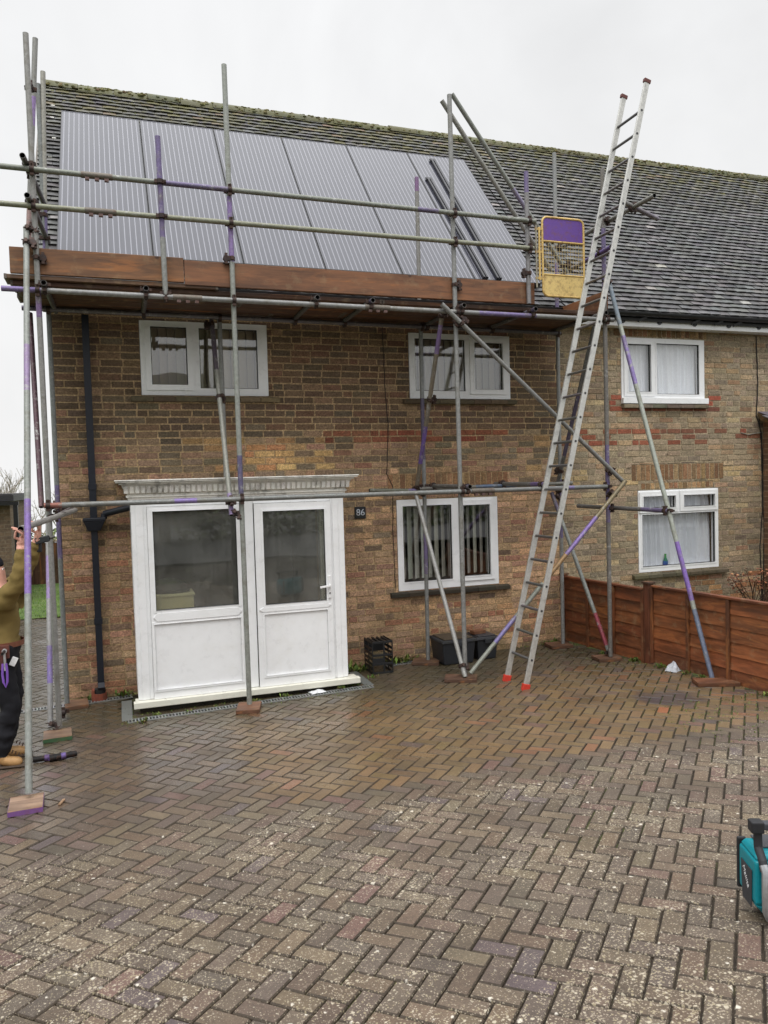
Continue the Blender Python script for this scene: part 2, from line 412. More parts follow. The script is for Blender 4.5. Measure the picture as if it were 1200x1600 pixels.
    def build(s, name, mats, parent=None, loc=(0, 0, 0), bevel=0, smooth=False, seg=2, rotz=0):
        me = bpy.data.meshes.new(name)
        off = Vector(parent['_o']) if parent is not None and '_o' in parent else Vector(loc)
        me.from_pydata([tuple(Vector(p) - off) for p in s.v], [], s.f)
        ca = me.color_attributes.new('col', 'FLOAT_COLOR', 'CORNER')
        buf = []
        for f, c in zip(s.f, s.c): buf += list(c) * len(f)
        ca.data.foreach_set('color', buf)
        if not isinstance(mats, (list, tuple)): mats = [mats]
        for m in mats: me.materials.append(m)
        me.polygons.foreach_set('material_index', s.m)
        if smooth: me.polygons.foreach_set('use_smooth', [True] * len(s.f))
        o = bpy.data.objects.new(name, me); COL.objects.link(o)
        if bevel or smooth:
            bm = bmesh.new(); bm.from_mesh(me); bmesh.ops.remove_doubles(bm, verts=bm.verts, dist=1e-5); bm.to_mesh(me); bm.free()
        if smooth:
            me.set_sharp_from_angle(angle=rad(40))
        if bevel:
            md = o.modifiers.new('edge', 'BEVEL'); md.width = bevel; md.segments = seg; md.limit_method = 'ANGLE'; md.angle_limit = rad(40)
        if parent is not None: o.parent = parent; o['_o'] = off[:]
        else: o.location = loc; o['_o'] = tuple(loc)
        return o

def tag(o, label=None, cat=None, group=None, kind=None):
    if label: o['label'] = label
    if cat: o['category'] = cat
    if group: o['group'] = group
    if kind: o['kind'] = kind
    return o
def thing(name, loc, label, cat, group=None):
    o = bpy.data.objects.new(name, None); COL.objects.link(o); o.location = loc; o['_o'] = tuple(loc)
    o.empty_display_size = .2
    return tag(o, label, cat, group)
def part_empty(name, parent, label=None):
    o = bpy.data.objects.new(name, None); COL.objects.link(o); o.parent = parent; o['_o'] = parent['_o']
    if label: o['label'] = label
    return o

def G(x, y):
    """height of the driveway, which rises gently away from the house"""
    if y > 0: g = 0
    elif y > -2: g = -.025 * y
    else:
        t = min(-(y + 2), 7); g = .05 + .012 * t + .0095 * t * t
    return -.02 + .008 * max(-3, min(x, 6)) + g

STEEL = (136, 136, 134); DSTEEL = (104, 102, 100); PURPLE = (108, 92, 142); DPURP = (76, 66, 92)
WHITE = (240, 241, 242)

# ================================================================== GROUND
mb = MB(); gy_ = [(-300, -.35), (13, -.35), (24, -3.2), (60, -8.5), (900, -60)]
for (ya, za), (yb, zb) in zip(gy_, gy_[1:]): mb.face([(-500, ya, za), (500, ya, za), (500, yb, zb), (-500, yb, zb)], (90, 100, 60))
tag(mb.build('ground', M['grass']), kind='structure')
# the driveway's bedding, following the fall of the ground
mb = MB(); xs = [-3, -1.2, 0, 2, 4, 6.0]; ys = [.0, -.5, -1, -1.5, -2, -2.5, -3, -3.5, -4, -4.5, -5, -5.5, -6, -6.5, -7, -7.5, -8, -9.2]
for i in range(len(xs) - 1):
    for j in range(len(ys) - 1):
        q = [(xs[i], ys[j + 1]), (xs[i + 1], ys[j + 1]), (xs[i + 1], ys[j]), (xs[i], ys[j])]
        mb.face([(x, y, G(x, y) - .016) for x, y in q], (60, 50, 40))
mb.face([(-3, 0, -.06), (-.62, 0, -.06), (-.62, 5.9, -.06), (-3.0, 5.9, -.06)], (60, 50, 40))
tag(mb.build('driveway_bed', M['soil']), kind='structure')
mb = MB(); mb.face([(-60, -40, .62), (60, -40, .62), (60, -9.1, .62), (-60, -9.1, .62)], (70, 70, 70))
tag(mb.build('road', M['asphalt']), kind='structure')
mb = MB(); mb.face([(5.3, 0, -.05), (5.78, -9, -.05), (30, -9, -.05), (30, 0, -.05)], (90, 80, 60))
tag(mb.build('garden_soil', M['soil']), kind='structure')

# block paving: 90-degree herringbone of 200 x 100 blocks
PC = [(94, 81, 67), (90, 77, 64), (98, 84, 68), (86, 75, 65), (93, 78, 64), (96, 84, 71), (91, 79, 69), (94, 78, 67), (88, 78, 67), (99, 87, 71)]
ang = rad(-45); ca, sa = math.cos(ang), math.sin(ang); U = .1
mb = MB()
def paver(cx, cy, lx, ly, side=False):
    x = cx * ca - cy * sa + .03; y = cx * sa + cy * ca - .02
    if side:
        if not (-3.0 < x < -.64 and -.02 < y < 5.9): return
    elif not (-2.9 < x < 5.62 and -7.6 < y < -.02): return
    if not side and x > 1.5 and y < -7.2: return
    fx = 5.36 - .1 * (y + 0)   # the fence line
    if not side and x > fx - .02: return
    if not side and -.02 < x < 2.33 and y > -.78: return
    g = G(x, y) if not side else -.055
    ex = Vector((ca, sa, 0)); ey = Vector((-sa, ca, 0))
    ex.z = (G(x + ca * .1, y + sa * .1) - g) / .1 if not side else 0; ey.z = (G(x - sa * .1, y + ca * .1) - g) / .1 if not side else 0
    ex.z += R.gauss(0, .008); ey.z += R.gauss(0, .008)
    c = Vector((x, y, g + R.gauss(0, .0012)))
    a, b = lx / 2 - .0032 - abs(R.gauss(0, .0008)), ly / 2 - .0032 - abs(R.gauss(0, .0008)); ch = .0045
    lo = [c + ex * (sx * a) + ey * (sy * b) - Vector((0, 0, .008)) for sx, sy in ((-1, -1), (1, -1), (1, 1), (-1, 1))]
    hi = [c + ex * (sx * (a - ch)) + ey * (sy * (b - ch)) for sx, sy in ((-1, -1), (1, -1), (1, 1), (-1, 1))]
    ba = [p - Vector((0, 0, .022)) for p in lo]
    col = R.choice(PC)
    if -3.6 < y < -1.3 and x > .8:
        col = R.choice([(108, 88, 65), (112, 91, 66), (102, 86, 66), (108, 88, 63), (99, 82, 65), (105, 88, 63)])
        if R.random() < .04: col = (120, 86, 64)
    if R.random() < .04: col = (100, 78, 70)
    if R.random() < .03: col = (88, 76, 74)
    if (x - 4.5) ** 2 + (y + 3.05) ** 2 < .006: col = (146, 90, 66)
    col = jit(col, .06)
    mb.add(ba + lo + hi, [(8, 9, 10, 11)], col)
    n_ = len(mb.v) - 12      # arrises painted silt-dark to stand in for shade in the joints
    for k in range(4):
        for q in ((4 + k, 4 + (k + 1) % 4, 8 + (k + 1) % 4, 8 + k), (k, (k + 1) % 4, 4 + (k + 1) % 4, 4 + k)):
            mb.f.append(tuple(n_ + i for i in q)); mb.c.append(lin((74, 64, 53))); mb.m.append(0)
def herring(side):
    for n in range(-130, 131):
        for k in range(-70, 71):
            x, y = n + 2 * k, n - 2 * k
            if abs(x) > 110 or abs(y) > 110: continue
            paver((x + 1) * U, (y + .5) * U, .2, .1, side); paver((x + 2.5) * U, y * U, .1, .2, side)
herring(False); tag(mb.build('driveway', M['paver']), kind='structure')
mb = MB(); herring(True); tag(mb.build('path', M['paver']), kind='structure')
mb = MB(); mb.face([(-3.0, 5.9, -.04), (.2, 5.9, -.04), (.2, 10.9, -.02), (-3.6, 10.9, -.02)], (90, 120, 40))
tag(mb.build('lawn', M['grass']), kind='structure')
mb = MB()
for i in range(5200):
    x, y = R.uniform(-3.2, .1), R.uniform(5.85, 10.8); h = R.uniform(.03, .075); a = R.uniform(0, 6.28)
    d = Vector((math.cos(a), math.sin(a), 0)) * .006; t = Vector((R.uniform(-.03, .03), R.uniform(-.03, .03), h)); b = Vector((x, y, -.045))
    mb.face([b - d, b + d, b + t], jit((104, 138, 48), .2))
tag(mb.build('grass', M['leaf']), kind='stuff')

# ================================================================== HOUSES
XL, XP, XR = -.6, 5.33, 13.2          # left corner, party line, far end of the pair
TH = rad(48); TT = math.tan(TH); EY, EZ = -.25, 4.2; RY, RZ = 2.85, 4.2 + TT * (2.85 + .25)
WT = .26
def ring_holes(p, e): return (p[0] - e, p[1] + e, p[2] - e, p[3] + e)

WIN = {
 1: dict(o=(.258, 1.62, 3.155, 3.95), p=[(.371, .744, 3.268, 3.885, 's'), (.875, 1.506, 3.236, 3.885, 'f')]),
 2: dict(o=(3.308, 4.66, 3.145, 3.93), p=[(3.385, 4.04, 3.24, 3.86, 'f'), (4.162, 4.549, 3.262, 3.835, 's')]),
 3: dict(o=(3.1, 4.443, .847, 1.945), p=[(3.175, 3.81, .955, 1.865, 'f'), (3.96, 4.323, .975, 1.85, 's')]),
 4: dict(o=(6.306, 7.67, 3.134, 3.982), p=[(6.40, 6.767, 3.262, 3.89, 's'), (6.871, 7.573, 3.236, 3.912, 'f')]),
 5: dict(o=(6.541, 7.885, .84, 1.95), p=[(6.612, 7.14, 1.705, 1.866, 's'), (7.278, 7.806, 1.705, 1.866, 's'), (6.60, 7.818, .915, 1.62, 'f')]),
}
PORCH = (.13, 2.17, 0.0, 2.04)
holesA = [WIN[i]['o'] for i in (1, 2, 3)] + [PORCH]
holesB = [WIN[i]['o'] for i in (4, 5)]

# palettes, house number 86 first, then its neighbour
PA = [(150, 124, 100)] * 6 + [(142, 116, 94)] * 6 + [(130, 108, 89)] * 4 + [(124, 108, 90)] * 3 + [(158, 131, 104)] * 3 + [(144, 108, 90)] * 3 + [(108, 92, 77)] * 2 + [(150, 118, 97)] * 4
PB = [(166, 148, 124)] * 6 + [(156, 140, 118)] * 6 + [(150, 134, 112)] * 4 + [(180, 158, 126)] * 3 + [(166, 140, 112)] * 3 + [(152, 122, 98)] * 1 + [(138, 124, 106)] * 2
def brick_face(mb, x0, x1, z0, z1, col, y=0.0):
    d = R.uniform(-.0035, .0025); y0 = y + d; t = R.gauss(0, .0008); s = .0022
    a = [(x0, y + .012, z0), (x1, y + .012, z0), (x1, y + .012, z1), (x0, y + .012, z1)]
    j = lambda: R.uniform(-.0016, .0016)
    b = [(x0 + s + j(), y0 - t, z0 + s + j()), (x1 - s + j(), y0 + t, z0 + s + j()), (x1 - s + j(), y0 + t, z1 - s + j()), (x0 + s + j(), y0 - t, z1 - s + j())]
    mb.add(a + b, [(4, 5, 6, 7)] + [(k, (k + 1) % 4, 4 + (k + 1) % 4, 4 + k) for k in range(4)], col)
def cut(r, hs):
    """pieces of the rectangle r left outside the openings"""
    out = [r]
    for h in hs:
        nx = []
        for a, b, c, d in out:
            if b <= h[0] or a >= h[1] or d <= h[2] or c >= h[3]: nx.append((a, b, c, d)); continue
            if a < h[0]: nx.append((a, h[0], c, d))
            if b > h[1]: nx.append((h[1], b, c, d))
            l, r2 = max(a, h[0]), min(b, h[1])
            if c < h[2]: nx.append((l, r2, c, h[2]))
            if d > h[3]: nx.append((l, r2, h[3], d))
        out = nx
    return [q for q in out if q[1] - q[0] > .014 and q[3] - q[2] > .014]
def lay_bricks(mb, x0, x1, z0, z1, holes, pal, soldiers, special):
    rows = int((z1 - z0) / .0752) + 1
    for r in range(rows):
        za = z0 + r * .0752; zb = min(za + .0628, z1)
        x = x0 - (.1125 if r % 2 else 0) + R.uniform(-.02, .02)
        while x < x1:
            w = .1025 if R.random() < .17 else .215
            xa, xb = max(x, x0), min(x + w, x1); x += w + .0125 + R.uniform(-.001, .001)
            if xb - xa < .02: continue
            col = R.choice(pal); mx = (xa + xb) / 2
            sp = special(mx, za)
            if sp: col = sp
            # small kiln-batch drifts of tone, and number 86 made lighter low down
            k = (1.14 if (z0 + za < 2.6 and pal is PA) else 1) + .16 * mnoise.noise((mx * .9, za * 1.3, 3.1)); col = tuple(v * k for v in jit(col, .07))
            wob = R.uniform(-.0015, .0015)
            for q in cut((xa, xb, za + wob, zb + wob), holes + [s for s in soldiers]):
                brick_face(mb, *q, col)
    for a, b, c, d in soldiers:
        x = a + .004
        while x < b - .03:
            w = .066 + R.uniform(-.002, .002)
            col = jit(R.choice([(154, 124, 92), (162, 132, 98), (138, 108, 80), (148, 112, 84)]), .12)
            for q in cut((x, min(x + w, b - .004), c + .006 + R.uniform(-.003, .003), d - .008), holes): brick_face(mb, *q, col)
            x += w + .0105
def specialA(x, z):
    if 2.6 < z < 2.76 and 2.25 < x < 4.6 and R.random() < .72: return R.choice([(138, 78, 62), (146, 92, 70), (132, 82, 66), (150, 106, 80)])
    if 2.3 < z < 2.7 and .6 < x < 2.4 and R.random() < .5: return R.choice([(178, 146, 102), (170, 134, 94), (162, 118, 84)])
    if .1 < z < .75 and 2.4 < x < 5.1 and R.random() < .4: return R.choice([(160, 118, 90), (168, 134, 100), (148, 104, 82), (174, 142, 108), (158, 128, 98)])
    if z < 2.3 and x > 2.3 and R.random() < .35: return R.choice([(168, 138, 110), (160, 130, 104), (172, 140, 108)])
    if z < 1.5 and x < .1 and R.random() < .4: return R.choice([(152, 112, 88), (146, 106, 84), (160, 126, 100)])
    if z > 2.72 and R.random() < .86: return R.choice([(126, 103, 82), (114, 95, 77), (104, 86, 70), (132, 108, 86), (122, 94, 76), (110, 94, 78)])  # darker bricks up here paint in the shade under the scaffold platform
    if 2.2 < z and R.random() < .3: return R.choice([(110, 96, 80), (116, 104, 86)])
    if x > 4.9 and 2.2 < z < 3.3 and R.random() < .5: return R.choice([(168, 146, 118), (160, 128, 92)])
def specialB(x, z):
    if 3.02 < z < 3.2 and (6.1 < x < 6.32 or 7.66 < x < 7.86): return R.choice([(172, 96, 76), (160, 90, 72)])
    if 2.97 < z < 3.06 and 6.2 < x < 7.85: return R.choice([(142, 84, 66), (130, 86, 70), (150, 110, 88)])
    if 2.55 < z < 2.78 and R.random() < .38: return R.choice([(150, 92, 72), (140, 96, 76)])
    if z < .75 and R.random() < .35: return R.choice([(170, 128, 92), (160, 112, 82)])
    if 2.0 < z < 2.2 and R.random() < .3: return (188, 164, 124)

def make_house(root, xa, xb, holes, pal, soldiers, special, mortar):
    mb = MB()
    mb.plate(xa, xb, -.15, 4.2, [h for h in holes], .0052, WT, mortar, 0, outer=False)
    # brick returns lining each opening
    lay_bricks(mb, xa, xb, .0, 4.19, holes, pal, soldiers, special)
    w = mb.build('wall', M['brick'], root)
    # back wall, gable, inner leaf, floors: plain walls behind the front
    mb = MB()
    mb.box(xa, xb, 5.65, 5.9, -.15, 4.2, (150, 118, 88))
    mb.build('rear_wall', M['brick_side'], root)
    mb = MB(); q = .012
    mb.face([(xa + q, WT, 2.5), (xb - q, WT, 2.5), (xb - q, 5.6, 2.5), (xa + q, 5.6, 2.5)], (190, 185, 175))
    mb.face([(xa + q, WT, 2.62), (xb - q, WT, 2.62), (xb - q, 5.6, 2.62), (xa + q, 5.6, 2.62)], (110, 96, 84))
    mb.face([(xa + q, WT, 4.15), (xb - q, WT, 4.15), (xb - q, 5.6, 4.15), (xa + q, 5.6, 4.15)], (190, 185, 175))
    mb.face([(xa + q, WT, .12), (xb - q, WT, .12), (xb - q, 5.6, .12), (xa + q, 5.6, .12)], (92, 80, 66))
    for zl, zh in ((.12, 2.5), (2.62, 4.15)):
        mb.face([(xa + q, 3.4, zl), (xb - q, 3.4, zl), (xb - q, 3.4, zh), (xa + q, 3.4, zh)], (134, 126, 112))
        for x in ((2.6,) if xa < 0 else (8.9,)): mb.box(x - .05, x + .05, WT + .01, 3.39, zl + .01, zh - .01, (150, 142, 128))
    mb.build('interior', M['room'], root)
    return w

house = thing('brick_house', (2.4, 0, 0), 'brown brick house numbered 86 behind the scaffold, with a white glazed porch', 'house')
nbr = thing('brick_house', (8.0, 0, 0), 'paler brick house on the right with net curtains and no scaffold', 'house')
wallA = make_house(house, XL, XP, holesA, PA, [(3.0, 4.6, 2.03, 2.255)], specialA, (182, 156, 120))
wallB = make_house(nbr, XP, XR, holesB, PB, [(6.45, 7.98, 2.075, 2.3), (6.2, 7.72, 3.99, 4.1), (6.6, 7.8, 1.955, 2.05)], specialB, (172, 158, 132))
# gable end of number 86
mb = MB(); prof = [(WT, -.15), (5.9, -.15), (5.9, 4.2), (RY, RZ - .16), (.012, 4.2 + TT * .2 - .1), (.012, -.15), ]
prof = [(.012, -.15), (5.9, -.15), (5.9, 4.25), (RY, RZ - .14), (.012, 4.35)]
mb.prism(prof, 'x', XL, XL + .24, (150, 118, 88)); mb.build('gable_wall', M['brick_side'], house)

# ---- roofs
nrm = Vector((0, -math.sin(TH), math.cos(TH))); upv = Vector((0, math.cos(TH), math.sin(TH)))
def make_roof(root, xa, xb, seed):
    rr = random.Random(seed); mb = MB()
    # deck below the tiles and the whole rear slope
    e = .03
    mb.hexa([(xa, EY, EZ - .06), (xb, EY, EZ - .06), (xb, RY, RZ - .06), (xa, RY, RZ - .06), (xa, EY, EZ - .02), (xb, EY, EZ - .02), (xb, RY, RZ - .02), (xa, RY, RZ - .02)], (40, 39, 40))
    mb.face([(xb, 5.95, EZ), (xa, 5.95, EZ), (xa, RY, RZ), (xb, RY, RZ)], (84, 80, 80))
    length = (RY - EY) / math.cos(TH); rows = int(length / .0995); w = .1665
    for r in range(rows + 1):
        s0 = r * .0995 - .02; x = xa - (w / 2 if r % 2 else 0)
        sag = 0
        while x < xb - .01:
            a, b = max(x, xa), min(x + w, xb); x += w
            if b - a < .02: continue
            a += .0016; b -= .0016
            base = Vector((0, EY, EZ)) + upv * s0
            lift = .040 + rr.gauss(0, .0032); l2 = .040 + rr.gauss(0, .0032); sl = rr.gauss(0, .003)
            ln = min(.17, length - s0)
            if ln < .03: continue
            P = lambda xx, s, h: Vector((xx, 0, 0)) + base + upv * s + nrm * h
            camb = .0035
            m_ = (a + b) / 2
            top = [P(a, sl, lift), P(m_, sl, (lift + l2) / 2 + camb), P(b, sl + rr.gauss(0, .0015), l2), P(b, ln, .006), P(m_, ln, .009), P(a, ln, .006)]
            bot = [P(a, sl, lift - .014), P(m_, sl, (lift + l2) / 2 + camb - .014), P(b, sl, l2 - .014), P(b, ln, -.006), P(m_, ln, -.004), P(a, ln, -.006)]
            t = s0 / length
            col = rr.choice([(88, 88, 89), (79, 79, 80), (95, 94, 95), (72, 71, 73), (84, 83, 84), (100, 99, 99), (90, 89, 88)])
            if rr.random() < max(0, (t - .78) * 2.0): col = rr.choice([(104, 98, 74), (92, 88, 58), (110, 94, 80)])
            if rr.random() < .006: col = (140, 138, 132)
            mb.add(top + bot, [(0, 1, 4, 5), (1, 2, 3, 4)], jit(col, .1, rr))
            n_ = len(mb.v) - 12; dk = lin((50, 49, 49))      # tile edges painted near-black to draw the shadow lines between rows
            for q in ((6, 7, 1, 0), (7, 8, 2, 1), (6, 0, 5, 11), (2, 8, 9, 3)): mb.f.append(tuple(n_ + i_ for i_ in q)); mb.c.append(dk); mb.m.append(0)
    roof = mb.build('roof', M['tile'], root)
    mb = MB(); x = xa
    while x < xb - .05:
        x2 = min(x + .448, xb); n = 8; dz = rr.gauss(0, .006); y = RY + rr.gauss(0, .004)
        ring = lambda xx, r_: [(xx, y + math.cos(math.pi * k / n) * r_, RZ - .075 + dz + math.sin(math.pi * k / n) * r_ * .95) for k in range(n + 1)]
        mb.add(ring(x, .125) + ring(x2 - .006, .12), [(k, n + 1 + k, n + 2 + k, k + 1) for k in range(n)] + [tuple(range(n + 1))[::-1], tuple(range(n + 1, 2 * n + 2))], jit((94, 94, 68), .14, rr))
        x = x2
    mb.build('ridge', M['tile'], roof, smooth=True)
    mb = MB()
    for i in range(int((xb - xa) * 300)):
        x = rr.uniform(xa, xb); t = rr.random() ** 2.6 * 1.35
        dn = mnoise.noise((x * 1.3, t * 2.0, seed))
        if dn < -.02 + t * .5 - rr.random() * .5: continue
        s = length - t; p = Vector((x, EY, EZ)) + upv * s + nrm * .02
        if t < .22: a_ = rr.uniform(.1, 3.0); p = Vector((x, RY + .118 * math.cos(a_), RZ - .078 + .112 * math.sin(a_)))
        r_ = rr.uniform(.008, .02) * (1.15 if t < .25 else .8)
        mb.ball(p, r_, jit(rr.choice([(116, 114, 66), (124, 118, 76), (100, 98, 60), (132, 126, 98), (118, 106, 78)]), .2, rr), 6, 4, (1.6, 1.1, .6), wob=.25)
    mo = mb.build('moss', M['moss'], roof); tag(mo, kind='stuff')
    # fascia, gutter, brackets
    mb = MB(); mb.box(xa, xb, -.215, -.19, 4.078, 4.19, WHITE); mb.box(xa, xb, -.188, .0, 4.09, 4.103, WHITE)
    mb.build('fascia', M['upvc'], root)
    mb = MB(); n = 8; gy, gz, gr = -.295, 4.236, .05
    pts = [(gy + math.cos(math.pi * k / n + math.pi) * gr, gz + math.sin(math.pi * k / n + math.pi) * gr) for k in range(n + 1)]
    pin = [(gy + math.cos(math.pi * k / n + math.pi) * (gr - .006), gz + math.sin(math.pi * k / n + math.pi) * (gr - .006)) for k in range(n + 1)]
    mb.prism(pts + pin[::-1], 'x', xa, xb, (26, 26, 28))
    x = xa + .5
    while x < xb:
        mb.box(x - .014, x + .014, gy - gr - .004, gy + gr, gz - .004, gz + .012, (26, 26, 28)); mb.box(x - .012, x + .012, -.245, -.2155, 4.17, 4.2, (26, 26, 28)); x += .82
    mb.build('gutter', M['plastic'], root)
    return roof
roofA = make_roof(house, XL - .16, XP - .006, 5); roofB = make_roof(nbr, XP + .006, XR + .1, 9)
# white verge pointing between tile ends on the gable
for s in (.55, 1.05, 1.62, 2.02, 2.5, 3.05, 3.4):
    mb = MB(); p = Vector((XL - .03 + R.uniform(-.06, .06), EY, EZ)) + upv * (s + .55) + nrm * .03
    mb.obox(p, (1, 0, 0), upv, nrm, .022, .012, .006, (224, 222, 214))
    mb.build('repair_patch', M['stone'], roofA)
mb = MB(); mb.obox(Vector((XL - .165, (EY + RY) / 2, (EZ + RZ) / 2 - .03)), (1, 0, 0), upv, nrm, .012, (RY - EY) / 2 / math.cos(TH), .05, (120, 116, 110)); mb.build('verge_board', M['stone'], roofA)
for x in (6.184, 6.755, 7.323, 7.892, 8.414, 9.0, 9.6):
    mb = MB(); mb.tube((x, -.224, 4.146), (x, -.214, 4.146), .036, (30, 34, 36), n=18, hollow=False); mb.tube((x, -.228, 4.146), (x, -.225, 4.146), .018, (84, 84, 86), n=14, hollow=False)
    mb.build('fascia_vent', M['plastic'], nbr)
# cut gutter stubs / loose brackets above the neighbour's fascia
for x in (6.45, 7.3, 7.68, 8.0):
    mb = MB(); mb.obox((x, -.26, 4.165), (1, -.3, .45), (0, 1, 0), (-.35, 0, 1), .06, .012, .014, (24, 24, 26)); mb.build('gutter_clip', M['plastic'], nbr)

# ---- windows
def add_window(root, i, blind, subsill=False):
    d = WIN[i]; o = d['o']; ps = d['p']
    mb = MB()
    e = .004
    O = (o[0] + e, o[1] - e, o[2] + e, o[3] - e)
    mb.plate(*O, [p[:4] for p in ps], -.004, .06, WHITE)
    for p in ps:
        q = p[:4]
        if p[4] == 's':
            mb.plate(*ring_holes(q, .058), [q], -.024, -.005, WHITE)
            mb.plate(*ring_holes(q, .016), [q], -.029, -.0245, WHITE)
        else:
            mb.plate(*ring_holes(q, .018), [q], -.010, -.005, WHITE)
    f = mb.build('window', M['upvc'], root, bevel=.0035)
    if subsill:
        mb = MB(); mb.box(o[0] - .01, o[1] + .02, -.06, -.005, o[2] - .03, o[2] + .045, WHITE); mb.build('sub_sill', M['upvc'], f, bevel=.003)
    for p in ps:
        q = p[:4]; yy = .004
        mb = MB(); mb.plate(*q, [ring_holes(q, -.007)], yy - .002, yy + .02, (26, 26, 26)); mb.build('gasket', M['rubber'], f)
        q = ring_holes(q, -.0065)
        mb = MB(); mb.box(q[0], q[1], yy + .004, yy + .022, q[2], q[3], (255, 255, 255)); mb.build('pane', M['glass'], f)
        mb = MB()
        if blind and blind[0] == 'vertical':
            _, colr, angd, sp, jitr = blind; x = q[0] - .05
            while x < q[1] + .06:
                a = rad(angd + R.uniform(-jitr, jitr)); c = Vector((x, .125, 0)); ux = Vector((math.cos(a), math.sin(a), 0)) * (sp * .56)
                n_ = Vector((-math.sin(a), math.cos(a), 0)) * .0009; c0 = jit(colr, .07)
                zl, zh = q[2] + .012, q[3] + .05
                mb.hexa([c - ux - n_ + Vector((0, 0, zl)), c + ux - n_ + Vector((0, 0, zl)), c + ux + n_ + Vector((0, 0, zl)), c - ux + n_ + Vector((0, 0, zl)),
                         c - ux - n_ + Vector((0, 0, zh)), c + ux - n_ + Vector((0, 0, zh)), c + ux + n_ + Vector((0, 0, zh)), c - ux + n_ + Vector((0, 0, zh))], c0)
                x += sp
            mb.build('vertical_blind', M['blind'], f)
        elif blind and blind[0] == 'net':
            n = 150; x0, x1 = q[0] - .04, q[1] + .04; zl, zh = q[2] - .03, q[3] + .04; vs = []; fs = []
            for t in range(n + 1):
                x = x0 + (x1 - x0) * t / n
                wv = .022 * math.sin(x * 95 + 2.2 * math.sin(x * 11)) + .014 * math.sin(x * 41 + 1)
                wt = wv * .55
                drift = .03 * math.sin(x * 7)
                vs += [(x, .105 + wv, zl), (x + drift * .3, .105 + (wv + wt) / 2, (zl + zh) / 2), (x + drift, .105 + wt * .6, zh)]
            for t in range(n): fs += [(3 * t, 3 * t + 3, 3 * t + 4, 3 * t + 1), (3 * t + 1, 3 * t + 4, 3 * t + 5, 3 * t + 2)]
            mb.add(vs, fs, blind[1]); mb.build('net_curtain', M['net'], f, smooth=True)
    return f
w1 = add_window(house, 1, ('vertical', (150, 142, 118), 28, .088, 3))
w2 = add_window(house, 2, ('vertical', (150, 146, 128), 24, .088, 2))
w3 = add_window(house, 3, ('vertical', (186, 188, 176), 40, .088, 5))
w4 = add_window(nbr, 4, ('net', (246, 250, 255)), True)
w5 = add_window(nbr, 5, ('net', (226, 230, 236)))
for root, w, a, b, z, col in ((house, w1, .15, 1.735, 3.09, (98, 86, 68)), (house, w2, 3.22, 4.72, 3.082, (98, 86, 68)), (house, w3, 2.99, 4.57, .782, (60, 54, 44)), (nbr, w4, 6.305, 7.69, 3.045, (128, 118, 100)), (nbr, w5, 6.43, 8.01, .765, (92, 84, 66))):
    mb = MB(); x = a
    while x < b - .01:
        x2 = min(x + .228, b); mb.hexa([(x + .002, -.062, z), (x2 - .002, -.062, z), (x2 - .002, .01, z), (x + .002, .01, z), (x + .002, -.065 + R.uniform(-.004, .004), z + .046), (x2 - .002, -.065 + R.uniform(-.004, .004), z + .046), (x2 - .002, .01, z + .06), (x + .002, .01, z + .06)], jit(col, .16)); x = x2
    mb.build('sill', M['stone'], w, bevel=.004)
# slate number plate
def text_mesh(body, size, depth, name, mat, col, parent, Mx):
    cu = bpy.data.curves.new(name + '_text', 'FONT'); cu.body = body; cu.size = size; cu.extrude = depth; cu.align_x = 'CENTER'; cu.align_y = 'CENTER'
    t = bpy.data.objects.new('tmp_text', cu); COL.objects.link(t); bpy.context.view_layer.update()
    me = bpy.data.meshes.new_from_object(t.evaluated_get(bpy.context.evaluated_depsgraph_get()))
    bpy.data.objects.remove(t); bpy.data.curves.remove(cu)
    me.name = name; off = Vector(parent['_o']); me.transform(Mx); me.transform(Matrix.Translation(-off))
    ca_ = me.color_attributes.new('col', 'FLOAT_COLOR', 'CORNER'); ca_.data.foreach_set('color', list(lin(col)) * len(me.loops))
    me.materials.clear(); me.materials.append(mat)
    for p_ in me.polygons: p_.material_index = 0
    o = bpy.data.objects.new(name, me); COL.objects.link(o); o.parent = parent; o['_o'] = off[:]
    return o
mb = MB(); mb.box(2.578, 2.714, -.016, .002, 1.745, 1.88, (40, 42, 46)); pl = mb.build('number_plate', M['stone'], house, bevel=.006)
tag(pl, 'dark slate plate reading 86')
Mx = Matrix.Translation((2.647, -.0165, 1.812)) @ Matrix.Rotation(rad(90), 4, 'X')
text_mesh('86', .108, .0012, 'number', M['paint'], (196, 204, 214), pl, Mx)
# downpipe with hopper
NAVY = (26, 30, 40)
mb = MB()
mb.box(-.30, -.232, -.105, -.04, 1.87, 3.96, NAVY); mb.box(-.298, -.234, -.103, -.042, .14, 1.75, NAVY)
mb.hexa([(-.298, -.103, .14), (-.234, -.103, .14), (-.234, -.042, .14), (-.298, -.042, .14), (-.298, -.103, .141), (-.234, -.103, .141), (-.234, -.042, .141), (-.298, -.042, .141)], NAVY)
mb.obox((-.262, -.11, .09), (1, 0, 0), (0, .75, .66), (0, -.66, .75), .033, .033, .075, NAVY)
for z in (2.2, .8): mb.box(-.306, -.226, -.111, -.012, z - .03, z + .03, NAVY)
dp = mb.build('downpipe', M['plastic'], house, bevel=.006)
mb = MB(); mb.hexa([(-.325, -.14, 1.745), (-.205, -.14, 1.745), (-.205, -.02, 1.745), (-.325, -.02, 1.745), (-.365, -.17, 1.845), (-.155, -.17, 1.845), (-.155, -.012, 1.845), (-.365, -.012, 1.845)], NAVY)
mb.box(-.37, -.15, -.175, -.012, 1.846, 1.88, NAVY); mb.build('hopper', M['plastic'], dp, bevel=.006)
